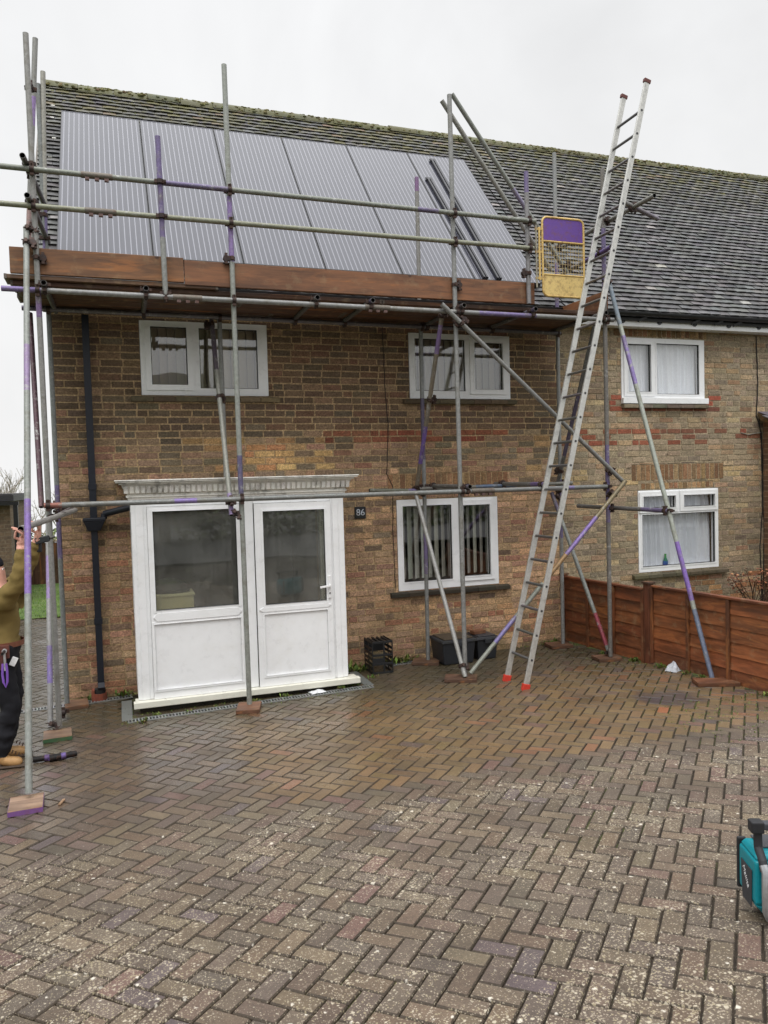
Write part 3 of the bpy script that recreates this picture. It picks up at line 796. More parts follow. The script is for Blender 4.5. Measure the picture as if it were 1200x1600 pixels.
mb = MB(); mb.tube((-.16, -.09, 1.915), (.14, -.3, 1.99), .034, NAVY, hollow=False); mb.tube((-.17, -.09, 1.87), (-.16, -.09, 1.915), .034, NAVY, hollow=False); mb.build('porch_waste_pipe', M['plastic'], dp, smooth=True)
mb = MB(); mb.tube((-.28, -.11, -.02), (-.28, -.11, .055), .07, (126, 66, 48), n=16, wall=.014); mb.box(-.36, -.33, -.16, -.08, -.02, .1, (132, 72, 54)); mb.build('clay_gully', M['stone'], house)
# cables clipped to the brickwork
def cable(root, pts, col=(28, 24, 22), r=.0042):
    mb = MB(); out = []
    for (x0, z0), (x1, z1) in zip(pts, pts[1:]):
        n = max(2, int(abs(z1 - z0) / .07))
        for k in range(n): t = k / n; out.append((x0 + (x1 - x0) * t + R.uniform(-.004, .004), -.008, z0 + (z1 - z0) * t))
    out.append((pts[-1][0], -.008, pts[-1][1])); mb.path(out, r, col, 6); mb.build('cable', M['rubber'], root)
cable(house, [(2.985, 4.0), (2.99, 3.6), (3.0, 3.16), (3.025, 2.86), (2.99, 2.26), (3.06, 2.1), (3.045, 1.6), (3.06, .9)])
cable(nbr, [(8.58, 4.06), (8.6, 3.4), (8.57, 2.95), (8.66, 2.7), (8.67, 1.6), (8.62, 1.1), (8.65, .25)], r=.008)
cable(nbr, [(8.62, 2.9), (8.68, 2.4), (8.67, 1.7), (8.7, 1.4), (8.66, .25)], r=.007)
cable(nbr, [(8.3, 2.71), (8.42, 2.68), (8.55, 2.7), (8.75, 2.72)], (150, 146, 136), r=.006)

# ---- porch
PY = -.85
mb = MB()
Pt, Pb = 2.06, .125
mb.box(.09, .235, PY, PY + .07, Pb, Pt, WHITE); mb.box(.13, .2, PY - .012, PY - .001, Pb, Pt, WHITE)
mb.box(2.055, 2.20, PY, PY + .07, Pb, Pt, WHITE); mb.box(2.075, 2.135, PY - .012, PY - .001, Pb, Pt, WHITE)
mb.box(1.125, 1.255, PY, PY + .07, Pb, Pt, WHITE)
mb.box(.236, 1.124, PY, PY + .07, 1.99, Pt, WHITE); mb.box(1.256, 2.054, PY, PY + .07, 1.985, Pt, WHITE)
for x in (.09, 2.13):
    mb.box(x, x + .07, PY + .071, -.002, Pb, .85, WHITE); mb.box(x, x + .07, PY + .071, -.002, 1.93, Pt, WHITE); mb.box(x, x + .07, -.08, -.003, .851, 1.929, WHITE)
pf = mb.build('porch_frame', M['upvc'], house, bevel=.004)
for x in (.12, 2.16):
    mb = MB(); mb.box(x - .01, x + .01, PY + .072, -.081, .852, 1.928, WHITE); mb.build('side_pane', M['glass_porch'], pf)
mb = MB(); mb.box(.045, 2.31, -.93, PY - .0005, .062, .123, (226, 224, 210)); mb.box(.06, 2.29, PY, -.75, .07, .122, (226, 224, 210)); mb.build('porch_sill', M['upvc'], pf, bevel=.006)
mb = MB(); mb.box(.1, 2.25, -.84, -.02, -.08, .061, (62, 56, 48)); mb.build('plinth', M['stone'], pf)
mb = MB(); mb.face([(.16, -.76, .124), (2.14, -.76, .124), (2.14, .0, .124), (.16, .0, .124)], (120, 96, 74)); mb.face([(.16, -.76, 2.055), (2.14, -.76, 2.055), (2.14, 0, 2.055), (.16, 0, 2.055)], (200, 198, 190)); mb.build('porch_lining', M['room'], pf)
def ring_panel(root, name, X0, X1, Z0, Z1, glass, panel, gname):
    mb = MB(); mb.plate(X0, X1, Z0, Z1, [glass, panel], PY - .03, PY - .0005, WHITE)
    for h in (glass, panel): mb.plate(*ring_holes(h, .02), [h], PY - .038, PY - .0305, WHITE)
    zm = (glass[2] + panel[3]) / 2
    hm = (glass[2] - panel[3]) / 2 - .022
    # mid rail with its pointed ends
    mb.prism([(X0 + .02, zm), (X0 + .055, zm - hm), (X1 - .055, zm - hm), (X1 - .02, zm), (X1 - .055, zm + hm), (X0 + .055, zm + hm)], 'y', PY - .042, PY - .0306, WHITE)
    o = mb.build(name, M['upvc'], root, bevel=.004)
    mb = MB(); mb.box(panel[0] + .0005, panel[1] - .0005, PY - .02, PY - .008, panel[2] + .0005, panel[3] - .0005, (240, 241, 242)); mb.build('infill_panel', M['upvc'], o)
    mb = MB(); mb.plate(*glass, [ring_holes(glass, -.006)], PY - .022, PY - .01, (24, 24, 24)); mb.build('gasket', M['rubber'], o)
    q = ring_holes(glass, -.0055)
    mb = MB(); mb.box(q[0], q[1], PY - .019, PY - .004, q[2], q[3], (255, 255, 255)); mb.build('pane', M['glass_porch'], o)
    return o
ring_panel(house, 'side_light', .236, 1.124, .126, 1.988, (.285, 1.078, .985, 1.945), (.262, 1.09, .215, .855), 'pane')
door = ring_panel(house, 'door', 1.262, 2.048, .126, 1.983, (1.345, 1.982, .955, 1.905), (1.33, 1.985, .235, .862), 'pane')
mb = MB(); mb.box(2.0, 2.028, PY - .05, PY - .031, .98, 1.21, (236, 236, 236)); mb.obox((1.965, PY - .075, 1.105), (1, 0, .12), (0, 1, 0), (-.12, 0, 1), .06, .008, .01, (240, 240, 240)); mb.box(2.008, 2.022, PY - .08, PY - .0505, 1.09, 1.118, (240, 240, 240))
mb.tube((2.014, PY - .056, 1.03), (2.014, PY - .0505, 1.03), .009, (60, 60, 58), hollow=False, n=10)
mb.build('handle', M['plastic'], door, bevel=.003)
mb = MB(); mb.box(1.9, 1.96, PY - .018, PY - .0175, 1.1, 1.11, (230, 230, 230))
# the fluted white canopy
def canopy_ring(mb, steps, col):
    pass
mb = MB(); CW_ = (235, 233, 226)
def slab(o, z0, z1, col=CW_):      # a slab that sticks out by o beyond the porch front and sides
    mb.box(.09 - o, 2.2 + o, PY - o, -.004, z0, z1, col)
slab(.02, 2.062, 2.083); slab(.035, 2.0835, 2.10); slab(.024, 2.1005, 2.118)
prof = [(-.035, 2.1185), (-.05, 2.15), (-.056, 2.19)]
mb.hexa([(.05, PY - .035, 2.1185), (2.24, PY - .035, 2.1185), (2.24, -.005, 2.1185), (.05, -.005, 2.1185), (.02, PY - .062, 2.195), (2.27, PY - .062, 2.195), (2.27, -.005, 2.195), (.02, -.005, 2.195)], CW_)
slab(.075, 2.1955, 2.208); slab(.10, 2.2085, 2.225); slab(.128, 2.2255, 2.24); slab(.138, 2.2405, 2.252)
cn = mb.build('canopy', M['canopy'], house, bevel=.003)
mb = MB(); x = .035
while x < 2.25:
    k = .036
    mb.hexa([(x, PY - .06, 2.122), (x + k, PY - .06, 2.122), (x + k, PY - .033, 2.122), (x, PY - .033, 2.122), (x, PY - .076, 2.192), (x + k, PY - .076, 2.192), (x + k, PY - .05, 2.192), (x, PY - .05, 2.192)], jit(CW_, .03)); x += .052
mb.build('fluting', M['canopy'], cn, bevel=.004)
# neighbour's porch at the right edge
mb = MB(); mb.box(8.68, 8.9, -1.25, -.02, -.1, 2.42, (120, 90, 70)); mb.box(8.9, 11.0, -1.25, -1.03, -.1, 2.3, (120, 90, 70))
mb.prism([(-1.25, 2.4), (-.02, 2.4), (-.02, 2.93)], 'x', 8.682, 8.898, (120, 90, 70))
pw = mb.build('porch_wall', M['brick_dark'], nbr)
mb = MB(); sl = Vector((0, -1.5, -.66)).normalized(); nn = Vector((0, -.66, 1.5)).normalized() * -1
for r in range(9):
    x = 8.6 - (.08 if r % 2 else 0)
    while x < 11.0:
        p = Vector((x + .082, -.02, 2.99)) + sl * (.09 + r * .165); mb.obox(p + Vector((0, 0, .012)), (1, 0, 0), sl + Vector((0, 0, .05)), (0, .66, 1.5), .081, .1, .007, jit((112, 108, 118), .12)); x += .166
pr = mb.build('porch_roof', M['tile'], pw)
mb = MB(); mb.obox(Vector((8.6, -.77, 2.61)), (1, 0, 0), sl, (0, .66, 1.5), .012, .8, .06, (92, 76, 48)); mb.build('bargeboard', M['board'], pw)

# ================================================================== SOLAR PANELS
POFF = .15
def on_panel(x, s, h=0):
    """point on the panel plane: x along the roof, s up the slope from its foot"""
    return Vector((x, -.02, 4.2 + TT * .23 + POFF)) + upv * s + nrm * h
seams = [-.512, .437, 1.388, 2.318, 3.255, 4.192, 5.115]
PL = 3.2
rz = Matrix(((1, 0, 0), (0, upv.y, nrm.y), (0, upv.z, nrm.z))).transposed()
RM = Matrix.Identity(3); RM.col[0] = Vector((1, 0, 0)); RM.col[1] = upv; RM.col[2] = nrm
plabels = ['solar panel nearest the gable end, leftmost of the six on the roof', 'second solar panel from the gable end, behind the short purple upright',
           'third solar panel from the gable end, right of the tall second pole', 'fourth solar panel from the gable end, in the middle of the clear stretch of rails',
           'fifth solar panel from the gable end, behind the short grey upright', 'last solar panel on the right, with two black rails lying on it']
for i in range(6):
    a, b = seams[i] + .012, seams[i + 1] - .012; w = b - a
    o = thing('solar_panel', on_panel(a, 0), plabels[i], 'solar panel', 'solar panels on the house roof')
    o.rotation_euler = RM.to_euler()
    o['_o'] = (0, 0, 0)
    mb = MB(); mb.box(0, w, 0, PL, -.03, .003, (150, 150, 160)); c_ = mb.build('cell_sheet', M['pv'], o)
    mb = MB()
    mb.box(-.008, -.0005, -.008, PL + .008, -.04, .006, (34, 34, 38)); mb.box(w + .0005, w + .008, -.008, PL + .008, -.04, .006, (34, 34, 38))
    mb.box(0, w, -.012, -.0005, -.04, .006, (30, 30, 34)); mb.box(0, w, PL + .0005, PL + .008, -.04, .006, (120, 120, 128))
    mb.build('frame', M['plastic'], o)
for xa, xb, sa, sb, lab in ((4.52, 4.545, .0, 3.02, 'long black rail lying on the last solar panel, reaching almost to its top edge'), (4.335, 4.305, .0, 2.42, 'shorter black rail lying on the last solar panel, just right of the seam')):
    o = thing('mounting_rail', on_panel(xa, sa, .02), lab, 'rail', 'black rails on the last panel'); mb = MB()
    a, b = on_panel(xa, sa, .024), on_panel(xb, sb, .024)
    for dx in (-.021, .021):
        mb.obox((a + b) / 2 + Vector((dx, 0, 0)), b - a, (1, 0, 0), nrm, (b - a).length / 2, .013, .016, (34, 34, 40))
    mb.obox((a + b) / 2 - nrm * .01, b - a, (1, 0, 0), nrm, (b - a).length / 2, .03, .005, (58, 58, 66))
    mb.build('rail', M['plastic'], o)
    mb = MB(); mb.obox(b, (1, 0, 0), upv, nrm, .045, .03, .012, (40, 40, 44)); mb.build('bracket', M['plastic'], o)

# ================================================================== SCAFFOLD
sc = thing('scaffold', (2.3, -.7, 0), 'galvanised tube scaffold with a boarded platform in front of the eaves', 'scaffold')
TR = .0242
tubes = {}
def pole(key, name, p1, p2, bands=(), col=STEEL, parent=sc, r=TR, label=None):
    mb = MB(); c = jit(col, .08); bands = [(a, b, tuple(u + .26 * (128 - u) for u in k)) for a, b, k in bands]; mb.tube(p1, p2, r, c, bands=bands)
    o = mb.build(name, M['steel'], parent, smooth=True); tubes[key] = (o, Vector(p1), Vector(p2))
    if label: o['label'] = label
    return o
O, I = -1.2, -.25
pole('s1o', 'standard', (-.606, O, 6.104), (-.594, O, .055), [(.36, .4, (128, 96, 150))])
pole('s1i', 'standard', (-.597, I, 6.146), (-.589, I, .02), [(.64, .76, PURPLE)])
pole('s2o', 'standard', (1.076, O, 6.09), (1.099, O, .035), [(.2, .3, (140, 112, 176)), (.6, .66, (92, 84, 124))])
pole('s2i', 'standard', (1.07, I, 3.99), (1.08, I, 2.07))
pole('s3o', 'standard', (3.368, O, 6.128), (3.391, O, .075))
pole('s3i', 'standard', (3.37, I, 3.989), (3.356, I, .045), [(.22, .4, DPURP), (.62, .74, PURPLE)])
pole('s4o', 'standard', (5.21, O, 5.578), (5.216, O, .1), [(.12, .25, PURPLE), (.56, .72, PURPLE)], col=(120, 118, 110))
pole('s4i', 'standard', (5.197, I, 6.132), (5.194, I, .065), [(.22, .32, PURPLE), (.66, .78, PURPLE)])
pole('p1', 'puncheon', (.45, -1.25, 5.339), (.466, -1.25, 3.888), [(0, .62, PURPLE)])
pole('p2', 'puncheon', (3.369, I, 5.653), (3.363, I, 4.03), [(0, .1, (130, 90, 140))])
pole('p3', 'puncheon', (4.247, O, 5.442), (4.25, O, 4.04), [(0, .16, PURPLE)])
pole('l1', 'brace', (-.564, -.75, 6.312), (-.705, -.75, 4.42), [(.28, .42, (150, 120, 180)), (.75, 1, (176, 140, 136))])
pole('l2', 'puncheon', (-.546, I, 6.27), (-.614, I, 4.03), [(.58, 1, PURPLE)], col=(150, 148, 140))
pole('rt', 'guard_rail', (-1.35, -1.25, 4.942), (4.32, -1.25, 4.904), [(.32, .43, (96, 84, 124)), (.76, .8, (96, 84, 120))], col=(118, 120, 112))
pole('rl', 'guard_rail', (-1.35, -1.25, 4.627), (4.29, -1.25, 4.617), col=(128, 132, 116))
pole('lho', 'ledger', (-.885, -1.25, 3.909), (5.29, -1.25, 3.899), [(0, .05, (120, 100, 160)), (.73, .84, (112, 96, 150))])
pole('lhi', 'ledger', (-.829, I - .05, 3.956), (5.204, I - .05, 3.93), [(0, .03, DPURP)], col=(104, 102, 104))
pole('llo', 'ledger', (-.63, -1.25, 2.044), (5.165, -1.25, 2.042), [(0, .025, (150, 84, 70)), (.19, .225, (132, 110, 180)), (.9, .925, (120, 108, 160))])
pole('lli1', 'ledger', (2.67, -.3, 2.07), (3.30, -.3, 2.05), [(.75, 1, (96, 84, 130))], col=(100, 98, 88))
pole('lli2', 'ledger', (3.26, -.35, 2.07), (5.30, -.35, 2.082), [(.35, .62, (76, 98, 130)), (.0, .12, (100, 96, 90))], col=(110, 108, 104))
pole('bf', 'brace', (3.179, -1.3, 3.963), (5.351, -1.3, 2.087))
pole('bfl', 'brace', (5.351, -1.34, 2.1), (3.385, -1.34, .14), [(0, .2, (128, 112, 76)), (.2, .4, (138, 110, 186)), (.4, .55, (158, 120, 72)), (.72, .85, (122, 110, 170))], col=(138, 138, 130))
pole('brh', 'brace', (5.15, -1.1, 3.87), (5.12, -.3, 2.06), [(.4, .8, DPURP)], col=DSTEEL)
pole('brl', 'brace', (5.07, -.25, 1.97), (5.246, -1.14, .11), [(0, .12, DPURP), (.76, .95, (150, 46, 62))])
pole('b3h', 'brace', (3.249, -1.15, 3.89), (3.258, -.25, 2.03), [(.05, .2, (126, 98, 160)), (.6, .82, (108, 78, 170))], col=(118, 112, 100))
pole('b3l', 'brace', (3.243, -.25, 2.056), (3.361, -1.26, .085), col=(156, 156, 152))
pole('b2h', 'brace', (.986, -.25, 3.93), (.995, -1.2, 1.891), [(0, .28, (88, 74, 88)), (.9, 1, (150, 126, 176))], col=(140, 138, 132))
pole('blh', 'brace', (-.762, -.25, 3.915), (-.66, -1.15, 2.03), [(.1, .95, (66, 36, 46))], col=(90, 66, 70))
pole('bll', 'brace', (-.682, -.25, 2.03), (-.667, -1.2, .07), [(.25, .45, (150, 124, 180)), (.66, .82, (130, 108, 184))])
pole('rkl', 'raker', (-.672, -1.2, 4.456), (-.67, -2.86, .115), [(.25, .34, (150, 126, 168)), (.54, .7, (132, 100, 180))])
pole('rkr', 'raker', (5.275, -1.2, 4.33), (5.517, -2.45, .105), [(.0, .12, (116, 132, 146)), (.15, .28, (132, 110, 178)), (.68, .82, (128, 92, 186)), (.84, 1, (108, 122, 150))], col=(146, 148, 140))
pole('tr', 'tie', (5.214, -.6, 1.807), (5.396, -1.98, 1.78), [(.74, 1, (96, 82, 124))], col=(108, 106, 100))
pole('tl1', 'transom', (-.534, -1.4, 1.94), (-.467, -.1, 1.985), [(0, .2, (140, 120, 170))], col=(120, 110, 112))
for k, (x, bd) in enumerate(((-.545, ()), (.294, ()), (1.87, ()), (2.43, ((0, .1, (70, 60, 90)),)), (3.42, ((0, .08, (60, 56, 70)),)), (4.256, ((0, .3, DPURP),)), (5.14, ()))):
    pole('t%d' % k, 'transom', (x, -1.33, 3.957), (x + .01, -.12, 3.98 - .008), bd, col=(96, 92, 92))
pole('tm1', 'transom', (3.44, -1.32, 2.09), (3.44, -.15, 2.1), ((0, .2, DPURP),), col=DSTEEL)
pole('tm2', 'transom', (4.34, -1.32, 2.09), (4.34, -.15, 2.1), ((0, .25, (104, 80, 140)),), col=DSTEEL)
pole('erh', 'guard_rail', (5.26, -.15, 4.984), (5.30, -1.95, 5.02), [(.5, .6, (150, 150, 146))], col=(112, 112, 108))
pole('erl', 'guard_rail', (5.155, -.2, 4.60), (5.165, -1.4, 4.655), [(.6, 1, (100, 76, 150))], col=(120, 112, 110))
pole('sh', 'tie', (5.12, -1.62, 5.075), (5.62, -1.60, 4.925), [(.4, 1, (116, 108, 126))], col=(120, 118, 114))
pole('d1', 'brace', (3.325, -1.1, 6.111), (4.70, -.92, 4.5), [(.62, .72, (150, 150, 148))], col=(150, 150, 148))
pole('d2', 'brace', (3.443, -1.1, 6.193), (5.057, -.7, 4.55), [(.5, .62, (150, 140, 176))], col=(150, 150, 148))
pole('el', 'guard_rail', (-.66, -1.38, 4.995), (-.58, -.1, 4.99), col=DSTEEL); pole('el2', 'guard_rail', (-.64, -1.36, 4.675), (-.58, -.1, 4.67), col=DSTEEL)

# couplers: one mesh for two tubes crossing at right angles, one for a swivel at any angle
def coupler_mesh():
    mb = MB(); c1, c2 = (62, 52, 50), (78, 62, 56)
    for ax, off in (((1, 0, 0), -.026), ((0, 0, 1), .026)):
        a = Vector(ax); c = Vector((0, off, 0)); mb.tube(c - a * .018, c + a * .018, TR + .0065, c1, n=12, hollow=False)
        s = Vector((0, 0, 1)) if ax[0] else Vector((1, 0, 0))
        for sg in (1, -1):
            mb.obox(c + s * (sg * (TR + .014)), a, (0, 1, 0), s, .017, .012, .012, c2)
        mb.tube(c + s * (TR + .018) - Vector((0, .022, 0)), c + s * (TR + .018) + Vector((0, .034, 0)), .0055, c2, n=6, hollow=False)
        mb.tube(c + s * (TR + .018) - Vector((0, .03, 0)), c + s * (TR + .018) - Vector((0, .016, 0)), .011, c1, n=6, hollow=False)
    mb.obox((0, 0, 0), (1, 0, 0), (0, 1, 0), (0, 0, 1), .022, .02, .022, c1)
    return mb
cproto = coupler_mesh().build('coupler', M['coupler'], None, smooth=True)
cmesh = cproto.data; bpy.data.objects.remove(cproto)
def coupler(ka, kb, pos=None):
    """clamp tubes ka and kb where they pass closest"""
    oa, a1, a2 = tubes[ka]; ob, b1, b2 = tubes[kb]
    da, db = (a2 - a1).normalized(), (b2 - b1).normalized()
    w0 = a1 - b1; b = da.dot(db); dd, ee = da.dot(w0), db.dot(w0); den = 1 - b * b
    ta = (b * ee - dd) / den; tb = (ee - b * dd) / den
    ta = max(.03, min((a2 - a1).length - .03, ta)); tb = max(.03, min((b2 - b1).length - .03, tb))
    pa, pb = a1 + da * ta, b1 + db * tb; mid = (pa + pb) / 2
    y = (pa - pb)
    if y.length < .005: y = da.cross(db)
    y.normalize()
    z = da - y * da.dot(y); z.normalize(); x = y.cross(z); x.normalize()
    Mx = Matrix.Identity(4); Mx.col[0] = (*x, 0); Mx.col[1] = (*y, 0); Mx.col[2] = (*z, 0); Mx.col[3] = (*(mid - Vector(oa['_o'])), 1)
    o = bpy.data.objects.new('coupler', cmesh); COL.objects.link(o); o.parent = oa; o.matrix_local = Mx; o['_o'] = oa['_o']
for a, b in (('rt', 's1o'), ('rl', 's1o'), ('rt', 'p1'), ('rl', 'p1'), ('rt', 's2o'), ('rl', 's2o'), ('rt', 's3o'), ('rl', 's3o'), ('rt', 'p3'), ('rl', 'p3'),
             ('lho', 's1o'), ('lho', 's2o'), ('lho', 's3o'), ('lho', 's4o'), ('lho', 'p1'), ('llo', 's1o'), ('llo', 's2o'), ('llo', 's3o'), ('llo', 's4o'),
             ('lhi', 's1i'), ('lhi', 's3i'), ('lhi', 's4i'), ('lhi', 's2i'), ('lli2', 's3i'), ('lli2', 's4i'), ('lli1', 'b3h'),
             ('t0', 'lho'), ('t1', 'lho'), ('t2', 'lho'), ('t3', 'lho'), ('t4', 'lho'), ('t5', 'lho'), ('t6', 'lho'), ('t1', 'lhi'), ('t2', 'lhi'), ('t3', 'lhi'), ('t4', 'lhi'), ('t5', 'lhi'),
             ('tm1', 'llo'), ('tm2', 'llo'), ('tm1', 'lli2'), ('tm2', 'lli2'), ('bf', 's3o'), ('bf', 's4o'), ('bfl', 's4o'), ('b3h', 'lli2'), ('b3h', 'lho'), ('b3l', 's3o'), ('b3l', 's3i'), ('b2h', 'llo'), ('b2h', 's2o'),
             ('brh', 's4i'), ('brl', 's4o'), ('brl', 's4i'), ('bll', 's1o'), ('bll', 's1i'), ('rkl', 's1o'), ('rkl', 'l1'), ('rkr', 's4o'), ('tr', 's4o'), ('tr', 'rkr'), ('tl1', 's1o'), ('tl1', 's1i'),
             ('erh', 's4o'), ('erh', 's4i'), ('erl', 's4o'), ('erl', 's4i'), ('sh', 'erh'), ('el', 's1o'), ('el2', 's1o'), ('l2', 's1i'), ('l1', 's1o'), ('s1i', 's1o'), ('d2', 's4i'), ('d1', 'erl')):
    coupler(a, b)
def extra_coupler(key, p, ax):
    """a clamp left on a tube with nothing else in it"""
    o_, a1, a2 = tubes[key]; z = (a2 - a1).normalized(); y = Vector(ax); y = (y - z * y.dot(z)).normalized(); x = y.cross(z)
    Mx = Matrix.Identity(4); Mx.col[0] = (*x, 0); Mx.col[1] = (*y, 0); Mx.col[2] = (*z, 0); Mx.col[3] = (*(Vector(p) - y * .026 - Vector(o_['_o'])), 1)
    o = bpy.data.objects.new('coupler', cmesh); COL.objects.link(o); o.parent = o_; o.matrix_local = Mx; o['_o'] = o_['_o']
for key, t, ax in (('b2h', .0 + .03, (1, 0, 0)), ('b2h', .42, (-1, -1, 0)), ('b3h', .45, (-1, 0, 0)), ('s3o', .32, (-1, 0, 0)), ('s2o', .295, (1, 0, 0)), ('rkl', .035, (-1, 0, 0)), ('l2', .62, (1, 0, 0)), ('p3', .77, (1, 0, 0)), ('s1o', .315, (-1, 0, 0)), ('brh', .9, (1, 0, 0)), ('bf', .1, (0, 0, -1))):
    p1, p2 = tubes[key][1:]; extra_coupler(key, p1 + (p2 - p1) * t, ax)
# sleeve couplers joining tubes end to end
for key, xs in (('rt', (-.08,)), ('rl', (-.06,)), ('lho', (.66, 2.5)), ('llo', (3.62,))):
    o_, a1, a2 = tubes[key]
    for x in xs:
        p = a1 + (a2 - a1) * ((x - a1.x) / (a2.x - a1.x)); mb = MB(); mb.tube(p - Vector((.13, 0, 0)), p + Vector((.13, 0, 0)), TR + .005, (112, 106, 98), hollow=False)
        for k in (-.08, 0, .08): mb.obox(p + Vector((k, -.01, -TR - .012)), (1, 0, 0), (0, 1, 0), (0, 0, 1), .018, .016, .012, (104, 84, 80))
        mb.build('sleeve_coupler', M['coupler'], o_, smooth=True)

# boards
WOOD = (122, 84, 56); DWOOD = (84, 58, 42)
def board(name, x0, x1, y0, y1, z0, z1, col, label=None, mat='board', ends=True):
    mb = MB(); mb.box(x0, x1, y0, y1, z0, z1, jit(col, .06))
    o = mb.build(name, M[mat], sc, bevel=.004)
    if label: o['label'] = label
    if ends:
        mb = MB(); a, b = (x0, x1)
        for x in (a, b):
            s = 1 if x == a else -1
            mb.box(min(x - s * .0025, x + s * .02), max(x - s * .0025, x + s * .02), y0 - .0015, y1 + .0015, z0 - .0015, z1 + .0015, (112, 104, 96))
        mb.build('end_band', M['coupler'], o)
    return o
for k in range(4):
    y1 = -.155 - k * .24; y0 = y1 - .228
    sp = (1.6, 2.35, 1.2, 2.6)[k]
    board('deck_board', -.80 - .03 * (k % 2), sp, y0, y1, 3.984, 4.022, DWOOD); board('deck_board', sp + .012, 5.22, y0, y1, 3.984, 4.022, DWOOD)
board('deck_board', -.87, .95, -1.158, -.93, 4.0235, 4.06, (100, 74, 54), 'lapped board on top of the deck')
board('deck_board', -.84, 1.0, -.86, -.63, 4.0235, 4.06, (100, 74, 54))
board('toe_board', -.82, .642, -1.174, -1.136, 4.066, 4.292, WOOD, ends=False); board('toe_board', .648, 4.338, -1.174, -1.136, 4.046, 4.272, WOOD, ends=False)
mb = MB(); mb.hexa([(5.222, -1.2, 4.028), (5.258, -1.2, 4.028), (5.258, -.2, 4.028), (5.222, -.2, 4.028), (5.222, -1.2, 4.235), (5.258, -1.2, 4.235), (5.258, -.2, 4.25), (5.222, -.2, 4.25)], (128, 86, 56))
mb.build('toe_board', M['boardy'], sc, bevel=.004)
# painted self-closing gate
YEL = (214, 182, 112); VIO = (104, 70, 150)
gt = part_empty('gate', sc, 'yellow self-closing gate with a purple top panel')
gx0, gx1, gz0, gz1, gy = 4.388, 4.902, 4.118, 4.955, -1.27
def rrect(x0, x1, z0, z1, r, y):
    pts = []
    for cx, cz, a0 in ((x1 - r, z1 - r, 0), (x0 + r, z1 - r, 90), (x0 + r, z0 + r, 180), (x1 - r, z0 + r, 270)):
        for k in range(5): a = rad(a0 + 22.5 * k); pts.append((cx + r * math.cos(a), y, cz + r * math.sin(a)))
    return pts
mb = MB(); mb.path(rrect(gx0, gx1, gz0, gz1, .06, gy), .0125, YEL, 10, closed=True)
for z in (4.70, 4.345): mb.tube((gx0, gy, z), (gx1, gy, z), .0105, YEL, hollow=False)
gf = mb.build('gate_frame', M['paint'], gt, smooth=True)
mb = MB(); mb.box(gx0 + .014, gx1 - .014, gy - .003, gy + .003, 4.712, gz1 - .014, VIO); mb.build('gate_panel', M['paint'], gt)['label'] = 'purple panel'
mb = MB(); mb.box(gx0 + .014, gx1 - .014, gy - .003, gy + .003, gz0 + .014, 4.335, (220, 192, 124)); mb.build('gate_panel', M['paint'], gt)['label'] = 'yellow panel'
mb = MB(); x = gx0 + .04
while x < gx1 - .02: mb.tube((x, gy, 4.346), (x, gy, 4.70), .0022, (190, 170, 120), n=5, hollow=False); x += .034
z = 4.375
while z < 4.69: mb.tube((gx0 + .01, gy + .003, z), (gx1 - .01, gy + .003, z), .0022, (186, 168, 126), n=5, hollow=False); z += .045
mb.build('gate_mesh', M['paint'], gt)
mb = MB(); mb.tube((4.35, gy, 4.28), (4.35, gy, 4.84), .012, YEL, hollow=False); mb.tube((4.312, gy, 4.2), (4.312, gy, 4.86), .010, (150, 146, 130), hollow=False)
for z in (4.3, 4.58, 4.82): mb.box(4.30, gx0, gy - .008, gy + .008, z - .012, z + .012, (190, 160, 96))
mb.build('gate_hinge', M['paint'], gt, smooth=True)

# the tube the man is holding, and the loose parts on the ground
mb = MB(); o = thing('scaffold_tube', (-.6, -1.5, 1.9), 'short scaffold tube held overhead by the man, its open end towards the viewer', 'scaffold tube')
mb.tube((-.725, -2.12, 1.888), (-.40, -.9, 1.985), TR, (150, 146, 142)); mb.build('tube', M['steel'], o, smooth=True)

def loose_coupler(loc, rz, label, group=None):
    o = thing('loose_coupler', loc, label, 'coupler', group)
    mb = MB(); c = Vector(loc)
    mb.tube(c + Vector((-.09, 0, .025)), c + Vector((-.055, 0, .025)), .026, (92, 74, 116), n=12); mb.tube(c + Vector((.03, -.02, .028)), c + Vector((.065, -.012, .028)), .026, (104, 88, 140), n=12)
    mb.obox(c + Vector((-.01, 0, .022)), (1, 0, 0), (0, 1, 0), (0, 0, 1), .05, .03, .012, (120, 90, 156)); mb.tube(c + Vector((.0, -.05, .03)), c + Vector((.02, .06, .03)), .008, (60, 52, 50), n=8, hollow=False)
    mb.tube(c + Vector((-.10, -.01, .02)), c + Vector((-.07, 0, .03)), .010, (60, 52, 50), n=8, hollow=False)
    mb.build('clamp', M['coupler'], o, smooth=True)
loose_coupler((-.56, -1.96, G(-.56, -1.96)), 0, 'purple and rusty scaffold clamp lying loose on the paving by the left poles', None)

# sole boards under the poles
def sole(x, y, hx, hy, ang, col, label, side=None, z=None):
    z = G(x, y) + .002 if z is None else z
    o = thing('sole_board', (x, y, z), label, 'sole board', 'sole boards under the scaffold poles'); mb = MB(); a = rad(ang)
    mb.obox((x, y, z + .02), (math.cos(a), math.sin(a), 0), (-math.sin(a), math.cos(a), 0), (0, 0, 1), hx, hy, .019, col)
    mb.build('board', M['board'], o, bevel=.003)
    if side:
        mb = MB(); mb.obox((x, y, z + .02), (math.cos(a), math.sin(a), 0), (-math.sin(a), math.cos(a), 0), (0, 0, 1), hx + .001, hy + .001, .016, side); mb.build('paint_edge', M['paint'], o)
    return o
sole(-.68, -2.93, .105, .13, 3, (134, 110, 92), 'sole board with purple painted edges under the nearest pole at the left', (122, 84, 140))
sole(-.60, -1.33, .115, .13, 4, (118, 94, 76), 'sole board with a green edge under the pair of poles at the left', (70, 104, 72))
